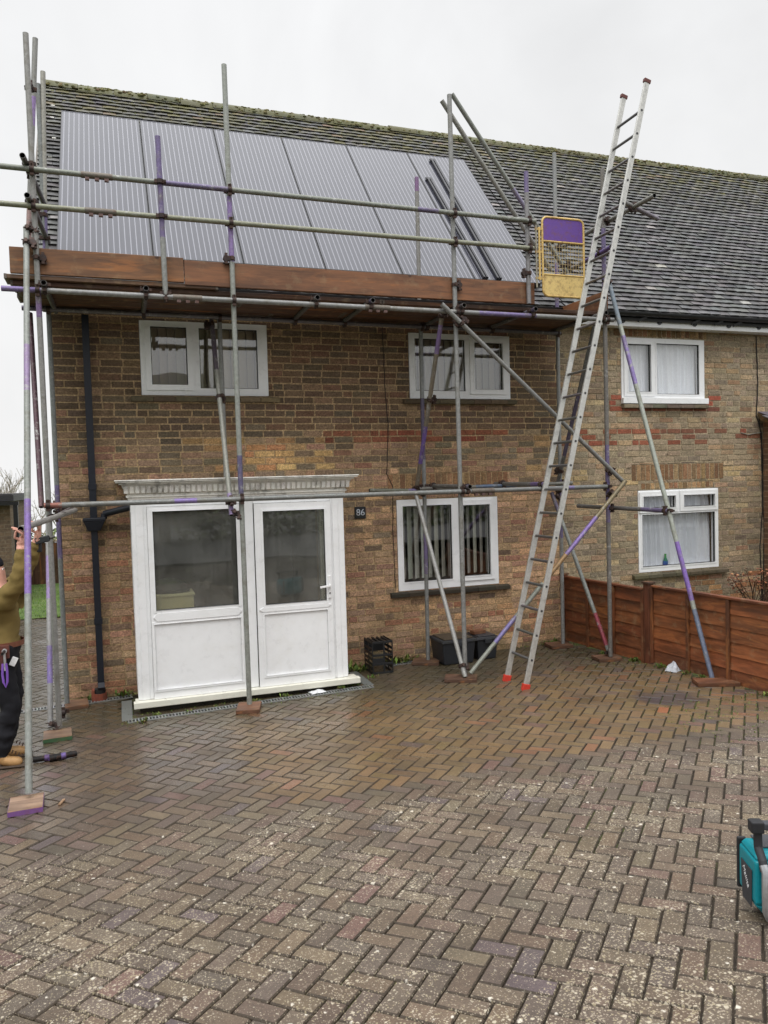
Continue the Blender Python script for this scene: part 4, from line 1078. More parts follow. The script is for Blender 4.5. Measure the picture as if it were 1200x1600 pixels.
sole(-.50, -.27, .11, .13, 5, (104, 76, 56), 'sole board under the inner pole at the brick corner, left of the downpipe')
sole(1.085, -1.25, .11, .14, -14, (112, 78, 58), 'sole board under the tall pole in front of the white porch')
sole(3.34, -1.2, .17, .11, -28, (88, 64, 50), 'sole board under three tube ends in front of the black storage boxes')
sole(3.33, -.26, .16, .12, -30, (92, 68, 52), 'sole board against the wall beside the black crate')
sole(5.13, -.24, .14, .13, -8, (98, 70, 54), 'sole board under the inner pole at the fence end by the wall')
sole(5.20, -1.15, .14, .11, -10, (96, 70, 54), 'sole board under the red-footed brace by the fence')
sole(5.46, -2.56, .2, .1, -24, (104, 66, 44), 'sole board under the slanting raker near the fence')

# ================================================================== LADDER
lb = Vector((3.747, -1.645, G(3.75, -1.65))); lt = Vector((5.318, -1.645, 6.24)); ld = (lt - lb).normalized(); ll = (lt - lb).length
lw = Vector((0, 1, 0)); ln_ = ld.cross(lw).normalized()
lad = thing('ladder', lb, 'long aluminium ladder with red feet leaning against the right end of the scaffold', 'ladder')
for s, zt in ((1, 6.262), (-1, 6.23)):
    c0 = lb + lw * (s * .195); top = c0 + ld * (ll + (0 if s > 0 else -.03)); mb = MB()
    mb.obox((c0 + ld * .03 + top) / 2, ld, lw, ln_, (top - c0 - ld * .03).length / 2, .0125, .029, (200, 199, 194))
    rl = mb.build('rail', M['alu'], lad, bevel=.004)
    mb = MB(); mb.obox(top + ld * .012, ld, lw, ln_, .02, .018, .039, (98, 52, 46)); mb.build('end_cap', M['rubber'], rl, bevel=.004)
    mb = MB(); mb.obox(c0 + ld * .022, ld, lw, ln_, .036, .019, .042, (196, 56, 40)); mb.build('foot', M['rubber'], rl, bevel=.006)
    # rung ends show as dark sockets on the outer face
    t = .3
    while t < ll - .1: mb = MB(); p = c0 + ld * t + lw * (s * .0126); mb.tube(p, p + lw * (s * .0025), .0125, (60, 60, 62), n=10, hollow=False); t += .25; mb.build('rung_socket', M['rubber'], rl)
t = .3
while t < ll - .1:
    mb = MB(); a = lb + ld * t - lw * .183; mb.tube(a, a + lw * .366, .0145, jit((112, 110, 108), .1), n=10, hollow=False); mb.build('rung', M['alu'], lad, smooth=True); t += .25

# ================================================================== FENCE
FS = (132, 77, 45)
def fpt(y): return 5.362 - .1 * y
fe = thing('fence', (5.5, -1.8, 0), 'low red-brown lapped timber fence between the two front gardens', 'fence')
fd = Vector((-.1, 1, 0)).normalized(); fn = Vector((-1, -.1, 0)).normalized()
for ya, yb, zt in ((-1.43, -.03, .855), (-4.6, -1.57, .875)):
    pa, pb = Vector((fpt(ya), ya, 0)), Vector((fpt(yb), yb, 0)); mid = (pa + pb) / 2; hl = (pb - pa).length / 2
    g = .02; base = Vector((0, 0, .05 if ya < -1.5 else .02)); mb = MB(); nb = 6; hh = (zt - .05) / nb
    for k in range(nb):
        z = .045 + (k + .5) * hh
        mb.obox(mid + base + Vector((0, 0, z)) + fn * (.004 + R.uniform(-.002, .002)), fd, (fn + Vector((0, 0, .09))), (-fn * .09 + Vector((0, 0, 1))), hl, .006, hh * .56, jit(FS, .12))
    mb.build('lap_board', M['fence'], fe)
    mb = MB(); n = int(round(hl * 2 / .47))
    for k in range(n + 1):
        mb = MB(); p = pa + (pb - pa) * (k / n); mb.obox(p + base + Vector((0, 0, zt / 2 + .01)) + fn * .026, fd, fn, (0, 0, 1), .02, .012, zt / 2 - .02, jit((122, 72, 43), .1))
        mb.build('batten', M['fencex'], fe, bevel=.003)
    mb = MB(); mb.obox(mid + base + Vector((0, 0, zt + .006)) + fn * .008, fd, fn, (0, 0, 1), hl, .034, .012, (112, 62, 38)); mb.build('top_rail', M['fence'], fe, bevel=.004)
for y, h in ((-.015, .9), (-1.5, .95)):
    mb = MB(); p = Vector((fpt(y), y, .0)); mb.obox(p + Vector((0, 0, h / 2)), fd, fn, (0, 0, 1), .04, .04, h / 2, (112, 62, 40)); po = mb.build('fence_post', M['fencex'], fe, bevel=.004)
    mb = MB(); mb.obox(p + Vector((0, 0, h + .012)), fd, fn, (0, 0, 1), .054, .054, .011, (74, 56, 44)); mb.build('post_cap', M['fencex'], po, bevel=.004)

# ================================================================== PERSON
def build_person():
    base = (-.94, -1.86, G(-.94, -1.86))
    p = thing('person', base, 'man in olive fleece and black trousers reaching up at the left edge, tools on belt', 'person')
    V_ = []; E_ = []; REG = []
    def v(co, r, par=None, reg='jacket', r2=None):
        V_.append((Vector(co), r, r2 or r)); i = len(V_) - 1
        if par is not None: E_.append((par, i)); REG.append(reg)
        return i
    pel = v((-.94, -1.86, .93), .15, None)
    wa = v((-.935, -1.86, 1.05), .155, pel); ch = v((-.925, -1.86, 1.2), .165, wa); uc = v((-.92, -1.86, 1.33), .135, ch)
    nk = v((-.935, -1.86, 1.43), .062, uc, 'skin'); hd = v((-.965, -1.86, 1.515), .088, nk, 'skin'); hd2 = v((-.985, -1.86, 1.585), .088, hd, 'skin'); hd3 = v((-.99, -1.86, 1.63), .055, hd2, 'skin')
    ns = v((-.885, -1.86, 1.545), .013, hd, 'skin')
    def hand(wr, palm, dirs, par):
        pm = v(palm, .03, par, 'skin', .022)
        palm = Vector(palm)
        for k, (off, curl) in enumerate(dirs):
            a = v(palm + Vector(off) * .6, .0105, pm, 'skin'); b_ = v(palm + Vector(off), .0095, a, 'skin'); c_ = v(palm + Vector(off) + Vector(curl), .0085, b_, 'skin')
            v(palm + Vector(off) + Vector(curl) * 1.5 + Vector((0, 0, -.012)), .0075, c_, 'skin')
    def arm(sy, sh, el, wr, palm):
        s = v(sh, .088, uc); m = v((Vector(sh) + Vector(el)) / 2, .078, s); e = v(el, .07, m); f = v(Vector(el).lerp(Vector(wr), .5), .06, e); c = v(Vector(el).lerp(Vector(wr), .86), .047, f); w = v(wr, .029, c, 'skin')
        fingers = [((.012, -.045, .05), (-.045, -.004, .035)), ((.014, -.022, .062), (-.055, 0, .034)), ((.014, .002, .064), (-.056, 0, .03)), ((.012, .026, .056), (-.05, .004, .028)), ((-.045, -.036, .022), (.01, -.01, .045))]
        hand(wr, palm, fingers, w)
    arm(-1, (-.905, -2.02, 1.315), (-.745, -2.10, 1.50), (-.735, -2.075, 1.735), (-.727, -2.07, 1.80))
    arm(1, (-.905, -1.70, 1.315), (-.755, -1.66, 1.53), (-.655, -1.72, 1.765), (-.64, -1.73, 1.83))
    for sy, kx in ((-1, -.87), (1, -.88)):
        h = v((-.935, -1.86 + sy * .095, .84), .115, pel, 'trousers'); th = v((-.90, -1.86 + sy * .105, .66), .098, h, 'trousers'); k = v((kx, -1.86 + sy * .11, .49), .078, th, 'trousers')
        cf = v((-.915, -1.86 + sy * .11, .32), .075, k, 'trousers'); an = v((-.955, -1.86 + sy * .112, .15), .068, cf, 'trousers'); hl = v((-.965, -1.86 + sy * .115, .085), .052, an, 'boots')
        ml = v((-.88, -1.86 + sy * .125, .066), .046, hl, 'boots'); v((-.80, -1.86 + sy * .135, .058), .04, ml, 'boots')
    me = bpy.data.meshes.new('skeleton'); me.from_pydata([tuple(x[0] - Vector(base)) for x in V_], E_, [])
    o = bpy.data.objects.new('tmp_body', me); COL.objects.link(o)
    o.modifiers.new('skin', 'SKIN'); 
    if not me.skin_vertices: 
        bm = bmesh.new(); bm.from_mesh(me); bm.verts.layers.skin.verify(); bm.to_mesh(me); bm.free()
    for i, x in enumerate(V_):
        me.skin_vertices[0].data[i].radius = (x[1], x[2]); me.skin_vertices[0].data[i].use_root = (i == 0)
    sb = o.modifiers.new('sub', 'SUBSURF'); sb.levels = 3; sb.render_levels = 3
    bpy.context.view_layer.update()
    m2 = bpy.data.meshes.new_from_object(o.evaluated_get(bpy.context.evaluated_depsgraph_get())); bpy.data.objects.remove(o)
    m2.name = 'body'; m2.materials.clear()
    order = ['jacket', 'skin', 'trousers', 'boots']; cols = {'jacket': (122, 104, 62), 'skin': (214, 160, 142), 'trousers': (34, 34, 38), 'boots': (176, 136, 88)}
    for k in ('cloth', 'skin', 'cloth', 'leather'): m2.materials.append(M[k])
    segs = [(V_[a][0] - Vector(base), V_[b][0] - Vector(base), r, max(.02, V_[b][1])) for (a, b), r in zip(E_, REG)]
    ca_ = m2.color_attributes.new('col', 'FLOAT_COLOR', 'CORNER')
    for po in m2.polygons:
        c = po.center; best = None
        for a, b, r, w in segs:
            t = max(0, min(1, (c - a).dot(b - a) / max(1e-9, (b - a).length_squared))); d = (c - a.lerp(b, t)).length - w * .6
            if best is None or d < best[0]: best = (d, r)
        r = best[1]; z = c.z + base[2]
        if r in ('trousers', 'jacket') and c.x < .19 and z < 1.3: r = 'jacket' if z > .985 else ('trousers' if r == 'jacket' else r)
        po.material_index = order.index(r); po.use_smooth = True
        for li in po.loop_indices: ca_.data[li].color = lin(cols[r])
    # cloth folds
    nn_ = [0.0] * len(m2.vertices)
    for vv in m2.vertices:
        w = vv.co + Vector(base)
        skinish = w.z > 1.78 or (w.z > 1.4 and w.x < -.87) or w.z < .12
        if skinish: continue
        k = mnoise.noise((w.x * 9 + w.z * 4, w.y * 9, w.z * 16)) * .017 + (1 - abs(mnoise.noise((w.x * 14 - w.z * 9, w.y * 12, w.z * 20 + w.x * 8)))) * .012 - .009
        vv.co += vv.normal * k
    b = bpy.data.objects.new('body', m2); COL.objects.link(b); b.parent = p; b['_o'] = base
    # hat, ear, eyes, mouth
    mb = MB(); mb.ball((-1.0, -1.86, 1.60), .112, (34, 34, 40), 16, 12, (1, .95, .9), half=True); mb.ball((-1.0, -1.86, 1.605), .112, (34, 34, 40), 16, 12, (1.0, .96, .28)); mb.build('beanie', M['cloth'], p, smooth=True)
    mb = MB()
    for sy in (-1, 1): mb.ball((-.982, -1.86 + sy * .09, 1.535), .026, (206, 148, 130), 8, 6, (.7, .35, 1.1))
    mb.build('ear', M['skin'], p, smooth=True)
    for sy in (-1, 1):
        mb = MB(); mb.ball((-.898, -1.86 + sy * .034, 1.566), .0115, (236, 232, 226), 8, 6); mb.ball((-.889, -1.86 + sy * .034, 1.567), .006, (60, 44, 36), 8, 6); mb.build('eye', M['skin'], p, smooth=True)
    mb = MB(); mb.ball((-.893, -1.86, 1.497), .02, (176, 104, 98), 8, 6, (.5, 1.1, .35)); mb.build('mouth', M['skin'], p, smooth=True)
    for sy in (-1, 1):
        y_ = -1.86 + sy * .122; zb = G(-.9, y_)
        mb = MB(); mb.obox((-.885, y_ + sy * .008, zb + .013), (1, sy * .08, 0), (-sy * .08, 1, 0), (0, 0, 1), .125, .044, .010, (70, 56, 44)); mb.build('boot_sole', M['rubber'], p, bevel=.012)
        mb = MB()
        for k in range(4): mb.obox((-.875 + .022 * k, y_ + sy * .008, zb + .122 - .012 * k), (0, 1, 0), (1, 0, 0), (0, 0, 1), .03, .004, .004, (70, 52, 40))
        mb.build('boot_lace', M['cloth'], p)
    # belt and hanging tools
    mb = MB(); pts = [(-.94 + .172 * math.cos(t / 24 * 2 * math.pi), -1.86 + .172 * math.sin(t / 24 * 2 * math.pi)) for t in range(24)]
    n = 24; inn = []
    for z0, z1 in ((.965, 1.005),):
        vs = [(x, y, z0) for x, y in pts] + [(x, y, z1) for x, y in pts]
        mb.add(vs, [(k, (k + 1) % n, n + (k + 1) % n, n + k) for k in range(n)], (112, 66, 46))
        vs = [(-.94 + (x + .94) * 1.03, -1.86 + (y + 1.86) * 1.03, z) for z in (z0, z1) for x, y in pts]; mb.add(vs, [(k, (k + 1) % n, n + (k + 1) % n, n + k) for k in range(n)], (112, 66, 46))
        mb.add([*[(x, y, z1) for x, y in pts], *[(-.94 + (x + .94) * 1.03, -1.86 + (y + 1.86) * 1.03, z1) for x, y in pts]], [(k, (k + 1) % n, n + (k + 1) % n, n + k) for k in range(n)], (112, 66, 46))
    be = mb.build('belt', M['leather'], p)
    mb = MB(); mb.obox((-.90, -2.045, .945), (1, 0, 0), (0, 1, 0), (0, 0, 1), .045, .022, .05, (96, 52, 42)); mb.obox((-.905, -2.068, .87), (1, 0, 0), (0, 1, 0), (.05, 0, 1), .03, .006, .06, (84, 44, 38))
    mb.obox((-.83, -2.03, .86), (.5, .1, 1), (0, 1, 0), (-1, 0, .5), .035, .003, .022, (222, 222, 222))
    mb.build('tool_pouch', M['leather'], be, bevel=.005)
    mb = MB(); mb.obox((-.885, -2.078, .88), (0, 0, 1), (0, 1, 0), (1, 0, 0), .075, .004, .008, (196, 196, 198)); mb.tube((-.885, -2.084, .955), (-.885, -2.07, .955), .019, (200, 200, 202), n=10, wall=.008); mb.build('spanner', M['alu'], be, smooth=True)
    mb = MB(); mb.path([(-.9, -2.075, .86), (-.905, -2.085, .78), (-.9, -2.085, .72), (-.885, -2.085, .68), (-.872, -2.085, .72), (-.872, -2.08, .8), (-.878, -2.075, .86)], .009, (126, 88, 176), 8); mb.build('strap', M['cloth'], be, smooth=True)
    # cordless driver in the far hand
    d = thing('power_driver', (-.6, -1.72, 1.74), 'dark cordless driver in the far hand of the man at the left edge', 'power tool'); mb = MB()
    mb.obox((-.615, -1.72, 1.775), (1, .2, .2), (0, 1, 0), (-.2, 0, 1), .055, .025, .027, (44, 48, 50)); mb.obox((-.64, -1.72, 1.72), (0, 0, 1), (0, 1, 0), (1, 0, 0), .045, .016, .02, (36, 38, 42)); bo = mb.build('housing', M['plastic'], d, bevel=.008)
    mb = MB(); mb.tube((-.56, -1.709, 1.787), (-.52, -1.70, 1.795), .016, (70, 72, 74), hollow=False, r2=.01); mb.build('chuck', M['steel'], d, smooth=True)
build_person()

# ================================================================== SMALL THINGS
# black slatted crate on its end
cx0, cx1, cy0, cy1, cz = 2.585, 2.83, -.50, -.20, G(2.7, -.4) + .001
o = thing('crate', (2.7, -.35, cz), 'black slatted plastic crate standing on end against the wall right of the porch', 'crate'); BK = (30, 31, 33)
mb = MB(); t = .012
for x in (cx0, cx1 - t):
    mb = MB()
    for y in (cy0, cy1 - t): mb.box(x, x + t, y, y + t, cz, cz + .37, BK)
    for z in (0, .05, .10, .155, .21, .265, .345): mb.box(x + .001, x + t - .001, cy0 + t, cy1 - t, cz + z, cz + z + (.03 if z not in (0, .345) else .025), BK)
    mb.box(x + .002, x + t - .002, (cy0 + cy1) / 2 - .015, (cy0 + cy1) / 2 + .015, cz + .025, cz + .345, BK)
    mb.build('side_slats', M['plastic'], o, bevel=.002)
mb = MB()
for z in (0, .10, .20, .345): mb.box(cx0 + t, cx1 - t, cy0 + .001, cy0 + t - .001, cz + z, cz + z + .025, BK)
mb.box(cx0 + .13, cx0 + .15, cy0 + .002, cy0 + t - .002, cz + .025, cz + .345, BK); mb.box(cx0 + t, cx0 + .129, cy0 + .003, cy0 + t - .003, cz + .126, cz + .18, BK)
mb.build('end_frame', M['plastic'], o, bevel=.002)
mb = MB()
for x in (.03, .085, .14, .195): mb.box(cx0 + x, cx0 + x + .022, cy0 + t, cy1 - t, cz + .35, cz + .369, BK)
mb.box(cx0 + t, cx1 - t, cy1 - t + .001, cy1 - .001, cz + .2, cz + .345, BK); mb.build('top_slats', M['plastic'], o, bevel=.002)
def tub(x0, x1, y0, y1, h, lab, lid, sh):
    z = max(G(x0, y0), G(x1, y1)) + .002; o = thing('storage_box', ((x0 + x1) / 2, (y0 + y1) / 2, z), lab, 'storage box', 'black storage boxes by the wall'); mb = MB(); q = .03
    mb.hexa([(x0 + q, y0 + q, z), (x1 - q, y0 + q, z), (x1 - q, y1 - q, z), (x0 + q, y1 - q, z), (x0 + .006, y0 + .006, z + h - .03), (x1 - .006, y0 + .006, z + h - .03), (x1 - .006, y1 - .006, z + h - .03), (x0 + .006, y1 - .006, z + h - .03)], (42, 44, 48)); mb.build('tub', M['plastic'], o, bevel=.014, seg=3)
    mb = MB(); mb.hexa([(x0 - .008, y0 - .008, z + h - .045), (x1 + .008, y0 - .008, z + h - .045), (x1 + .008, y1 + .008, z + h - .045), (x0 - .008, y1 + .008, z + h - .045), (x0, y0, z + h - .012), (x1, y0, z + h - .012), (x1, y1, z + h - .012), (x0, y1, z + h - .012)], (44, 44, 48))
    mb.box(x0 + .03, x1 - .03, y0 + .03, y1 - .03, z + h - .012, z + h + sh, lid); mb.build('lid', M['plastic'] if not sh else M['stone'], o, bevel=.008)
    mb = MB()
    for x in (x0 + (x1 - x0) * .35,): mb.box(x, x + .09, y0 - .022, y0 - .001, z + h - .085, z + h - .03, (48, 50, 54))
    mb.build('clip', M['plastic'], o, bevel=.005)
    return z + h
tub(3.43, 3.86, -.52, -.12, .30, 'left black storage box, dead leaves and dirt lying on its lid', (70, 58, 44), .004)
zt = tub(3.90, 4.19, -.45, -.1, .285, 'right black storage box, smaller, with a clean lid and a wooden block on it', (56, 57, 62), 0)
o = thing('wood_block', (4.0, -.28, zt), 'rough brown wooden block on the lid of the right black storage box', 'block'); mb = MB(); mb.obox((4.0, -.27, zt + .021), (1, .2, 0), (-.2, 1, 0), (0, 0, 1), .085, .05, .02, (112, 74, 52)); mb.build('block', M['board'], o, bevel=.003)
# drainage channels
def channel(pts, label):
    a, b = Vector(pts[0]), Vector(pts[1]); a.z = G(a.x, a.y) + .001; b.z = G(b.x, b.y) + .001
    o = thing('drain_channel', (a + b) / 2, label, 'drain', 'drain channels along the house'); d = (b - a); ln = d.length; d.normalize(); w = Vector((-d.y, d.x, 0))
    mb = MB(); mb.obox((a + b) / 2 + Vector((0, 0, -.012)), d, w, (0, 0, 1), ln / 2, .05, .012, (24, 24, 24)); mb.build('trough', M['rubber'], o)
    mb = MB(); t = .012
    for s in (-1, 1): mb.obox((a + b) / 2 + w * (s * .046) + Vector((0, 0, .003)), d, w, (0, 0, 1), ln / 2, .008, .005, (150, 152, 150))
    while t < ln: mb.obox(a + d * t + Vector((0, 0, .003)), d, w, (0, 0, 1), .0055, .038, .004, jit((158, 160, 158), .15)); t += .03
    mb.build('grating', M['alu'], o)
channel(((-.02, -1.12, 0), (2.42, -.98, 0)), 'long slotted drain channel in the paving in front of the white porch')
channel(((-1.9, -.30, 0), (.04, -.13, 0)), 'slotted drain channel running past the downpipe at the left corner')
channel(((2.86, -.13, 0), (3.22, -.12, 0)), 'short slotted drain channel at the wall behind the black crate')
for x, y0, y1, lab in ((-.02, -1.07, -.35, 'wet grey drain cover strip at the left end of the porch'), (2.41, -.92, -.3, 'wet grey drain cover strip at the right end of the porch')):
    o = thing('drain_cover', (x, (y0 + y1) / 2, G(x, -.7)), lab, 'drain cover', 'grey drain cover strips beside the porch'); mb = MB(); z = G(x, -.7) + .008; mb.box(x - .05, x + .05, y0, y1, z - .02, z, (142, 148, 146)); mb.build('strip', M['alu'], o, bevel=.003)
    
def crumple(name, loc, sx, sy, h, col, lab, cat, mat='paper', rz=0):
    n = 7; mb = MB(); vs = []; c = Vector(loc)
    for i in range(n):
        for j in range(n):
            u, v_ = i / (n - 1) - .5, j / (n - 1) - .5; x, y = u * sx, v_ * sy
            vs.append((c.x + x * math.cos(rz) - y * math.sin(rz) + R.uniform(-.006, .006), c.y + x * math.sin(rz) + y * math.cos(rz) + R.uniform(-.006, .006), c.z + h * (1 - (2 * max(abs(u), abs(v_))) ** 2) * R.uniform(.5, 1.1) + .004))
    fs = [(i * n + j, (i + 1) * n + j, (i + 1) * n + j + 1, i * n + j + 1) for i in range(n - 1) for j in range(n - 1)]
    mb.add(vs, fs, col); o = mb.build(name, M[mat], loc=loc); tag(o, lab, cat); o.data.polygons.foreach_set('use_smooth', [False] * len(o.data.polygons))
    md = o.modifiers.new('thick', 'SOLIDIFY'); md.thickness = .003
    return o
o = crumple('paper_sheet', (1.83, -.97, G(1.83, -.97) + .012), .16, .1, .02, (216, 218, 220), 'small white folded paper lying on the drain in front of the door', 'paper', rz=.2)
o = crumple('plastic_bag', (5.47, -1.93, G(5.4, -1.9) + .002), .13, .13, .1, (196, 200, 206), 'crumpled white plastic bag at the foot of the fence', 'bag', rz=.5)
mb = MB(); mb.obox((-.46, -2.95, G(-.46, -2.95) + .008), (.3, 1, 0), (1, -.3, 0), (0, 0, 1), .045, .009, .005, (150, 120, 92)); o = mb.build('wood_splinter', M['board'], loc=(-.46, -2.95, G(-.46, -2.95)), bevel=.002); tag(o, 'small wood splinter on the paving right of the nearest pole', 'splinter')

# things seen through the glass
o = thing('cabinet', (.45, -.53, .125), 'cream cabinet inside the porch behind the left pane', 'cabinet'); mb = MB(); mb.box(.262, .655, -.74, -.36, .126, 1.09, (226, 216, 176)); mb.build('carcass', M['room'], o, bevel=.006)
mb = MB(); mb.box(.25, .668, -.752, -.35, 1.0905, 1.112, (232, 224, 188)); mb.build('top', M['room'], o, bevel=.004)
mb = MB(); mb.ball((.44, -.54, 1.114), .2, (34, 34, 38), 16, 8, (1, .75, .68), wob=.08, half=True); o = mb.build('bin_bag', M['plastic'], loc=(.44, -.54, 1.113), smooth=True); tag(o, 'black plastic bag slumped on the cream cabinet inside the porch', 'bag')
mb = MB(); mb.box(6.56, 7.87, .03, .235, .872, .898, (226, 226, 224)); mb.build('window_board', M['upvc'], w5)
mb = MB(); prof = [(.0, .0), (.030, .0), (.038, .03), (.034, .07), (.016, .11), (.011, .14), (.018, .165)]; n = 14
for (r0, z0), (r1, z1), c in zip(prof, prof[1:], [(20, 40, 110), (22, 56, 150), (20, 80, 150), (24, 120, 96), (40, 150, 70), (60, 170, 60)]):
    P = lambda r, z: [(7.035 + r * math.cos(2 * math.pi * k / n), .068 + r * .9 * math.sin(2 * math.pi * k / n), .899 + z) for k in range(n)]
    mb.add(P(r0, z0) + P(r1, z1), [(k, (k + 1) % n, n + (k + 1) % n, n + k) for k in range(n)], c)
o = mb.build('vase', M['plastic'], loc=(7.035, .068, .899), smooth=True); tag(o, 'small blue and green glass vase on the sill inside the lower right window', 'vase')

# weeds at the foot of the walls
mb = MB()
def tuft(x, y, n, s, cols, z=None):
    z = G(x, y) - .004 if z is None else z
    for i in range(n):
        a = R.uniform(0, 6.283); l = s * R.uniform(.5, 1.2); e = R.uniform(.3, 1.3); b = Vector((x + R.gauss(0, s * .5), y + R.gauss(0, s * .3), z))
        d = Vector((math.cos(a) * math.cos(e), math.sin(a) * math.cos(e), math.sin(e))) * l; w = Vector((-math.sin(a), math.cos(a), 0)) * (s * R.uniform(.08, .2)); m_ = b + d * .55 + Vector((0, 0, .1 * l)); c = jit(R.choice(cols), .2)
        mb.face([b, m_ - w, b + d, m_ + w], c)
GR = [(86, 112, 44), (104, 124, 52), (70, 92, 40), (122, 132, 66)]; BR = [(110, 88, 52), (96, 76, 48), (84, 84, 46)]
for x, y, n, s in ((-.05, -.08, 46, .09), (-.42, -.06, 30, .07), (2.5, -.25, 60, .09), (2.42, -.1, 40, .11), (2.55, -.62, 20, .05), (3.05, -.05, 50, .09), (2.95, -.08, 24, .12), (3.2, -.03, 30, .1), (.25, -1.02, 30, .04), (.12, -1.2, 40, .05), (.55, -1.05, 24, .04), (.8, -1.0, 24, .035), (1.2, -.98, 30, .04), (1.5, -.95, 40, .045), (2.1, -.93, 50, .05), (2.25, -.86, 44, .06), (5.2, -.05, 60, .08), (5.05, -.06, 36, .06), (4.6, -.05, 30, .05), (5.33, -.9, 24, .05), (5.43, -1.35, 70, .06), (5.46, -1.75, 40, .06), (5.5, -2.1, 34, .05), (5.52, -2.3, 30, .05), (5.55, -3.1, 40, .05)):
    tuft(x, y, n, s, GR + BR[:1])
for k in range(60): tuft(R.uniform(4.9, 5.5), R.uniform(-2.2, -.1), 3, .03, BR)
for k in range(90): tuft(R.uniform(.1, 2.4), R.uniform(-1.18, -.9), 3, .022, GR)
for k in range(40): tuft(R.uniform(-.05, .16), R.uniform(-1.3, -.5), 4, .02, GR)
for k in range(190): tuft(R.uniform(4.2, 5.6) , R.uniform(-4.0, -2.9), 4, .02, GR)
for k in range(120): tuft(R.uniform(4.3, 5.45), R.uniform(-1.6, -.2), 3, .02, GR + BR)
for k in range(30): tuft(R.uniform(2.4, 5.2), -.04, 3, .03, GR + BR)
tag(mb.build('weeds', M['leaf']), kind='stuff')

# jobsite radio at the right edge
TEAL = (0, 128, 140); DG = (52, 54, 58); SIL = (168, 170, 172)
rx, ry = 2.65, -6.02; ra = rad(-23)
rd = thing('jobsite_radio', (rx, ry, G(rx, ry)), 'teal and black rugged jobsite radio with a carry handle at the right edge', 'radio')
def rp(u, v_, w):        # radio frame: u along its front, v from front to back, w up
    return Vector((rx, ry, G(rx, ry) + .004)) + Vector((math.cos(ra), math.sin(ra), 0)) * u + Vector((-math.sin(ra), math.cos(ra), 0)) * v_ + Vector((0, 0, w * .82))
def rbox(mb, u0, u1, v0, v1, w0, w1, col, tu=0, tv=0, bu=0, bv=0):
    mb.hexa([rp(u0 + bu, v0 + bv, w0), rp(u1 - bu, v0 + bv, w0), rp(u1 - bu, v1 - bv, w0), rp(u0 + bu, v1 - bv, w0), rp(u0 + tu, v0 + tv, w1), rp(u1 - tu, v0 + tv, w1), rp(u1 - tu, v1 - tv, w1), rp(u0 + tu, v1 - tv, w1)], col)
mb = MB(); rbox(mb, -.165, .245, -.085, .095, .10, .335, TEAL, .0, .0); rbox(mb, -.165, .245, -.085, .095, .3355, .372, TEAL, .02, .02); rbox(mb, -.165, .245, -.085, .095, .03, .0995, TEAL, 0, 0, .05, .02)
mb.build('case', M['plastic'], rd, bevel=.014, seg=3)
mb = MB()                                                     # side guard with a dark panel
mb.hexa([rp(-.169, -.05, .07), rp(-.166, -.05, .07), rp(-.166, .045, .07), rp(-.169, .045, .07), rp(-.1695, -.055, .27), rp(-.166, -.055, .27), rp(-.166, .06, .27), rp(-.1695, .06, .27)], DG)
sp_ = mb.build('side_panel', M['rubber'], rd, bevel=.001)
Mr = Matrix.Identity(4); xa_ = (rp(-.17, -.06, .0) - rp(-.17, .06, .0)).normalized(); 
diag = (xa_ * .62 + Vector((0, 0, -.78))).normalized(); nx = -Vector((math.cos(ra), math.sin(ra), 0)); up_ = nx.cross(diag).normalized()
Mr.col[0] = (*diag, 0); Mr.col[1] = (*up_, 0); Mr.col[2] = (*nx, 0); Mr.col[3] = (*rp(-.1712, .0, .205), 1)
text_mesh('Makita', .034, .0006, 'lettering', M['paint'], (226, 228, 230), sp_, Mr)
mb = MB()                                                     # dark bumpers: back edge and feet
rbox(mb, -.170, -.13, .094, .112, .08, .36, (30, 31, 34)); mb.build('bumper', M['rubber'], rd, bevel=.008); mb = MB(); rbox(mb, .21, .25, .094, .112, .08, .36, (30, 31, 34)); mb.build('bumper', M['rubber'], rd, bevel=.008)
mb = MB(); rbox(mb, -.10, -.05, -.09, .09, .0, .05, (30, 31, 34)); mb.build('foot', M['rubber'], rd, bevel=.008); mb = MB(); rbox(mb, .13, .18, -.09, .09, .0, .05, (30, 31, 34))
mb.build('foot', M['rubber'], rd, bevel=.008)
for u in (-.155, .205):                                       # silver front rails
    mb = MB(); mb.path([rp(u + .018, -.10, .325), rp(u + .02, -.118, .295), rp(u + .018, -.122, .2), rp(u + .022, -.115, .09), rp(u + .04, -.1, .045)], .017, SIL, 8)
    mb.build('front_rail', M['alu'], rd, smooth=True)
mb = MB(); rbox(mb, -.115, .2, -.104, -.0855, .075, .305, (38, 40, 44)); rbox(mb, -.1, .03, -.11, -.1045, .09, .18, (24, 24, 26)); rbox(mb, .05, .185, -.11, -.1045, .09, .18, (24, 24, 26)); rbox(mb, -.09, .175, -.1085, -.1045, .205, .29, (60, 66, 70)); mb.build('front_grille', M['plastic'], rd, bevel=.004)
mb = MB()
for u in (-.135, .22):
    mb.path([rp(u, -.105, .29), rp(u, -.085, .335), rp(u, -.04, .385), rp(u, -.035, .47), rp(u, -.045, .51)], .019, (36, 37, 40), 8)
rbox(mb, -.165, .25, -.066, -.024, .485, .522, (60, 62, 68)); rbox(mb, -.172, -.118, -.07, -.02, .47, .53, (32, 33, 36))
mb.build('handle', M['rubber'], rd, bevel=.006)
mb = MB(); rbox(mb, -.12, .2, -.03, .08, .3725, .384, (70, 72, 76)); tp = mb.build('top_panel', M['plastic'], rd, bevel=.003)
Mt = Matrix.Identity(4); ux = Vector((math.cos(ra), math.sin(ra), 0)); fy = Vector((0, 0, 1)); nz_ = ux.cross(fy)
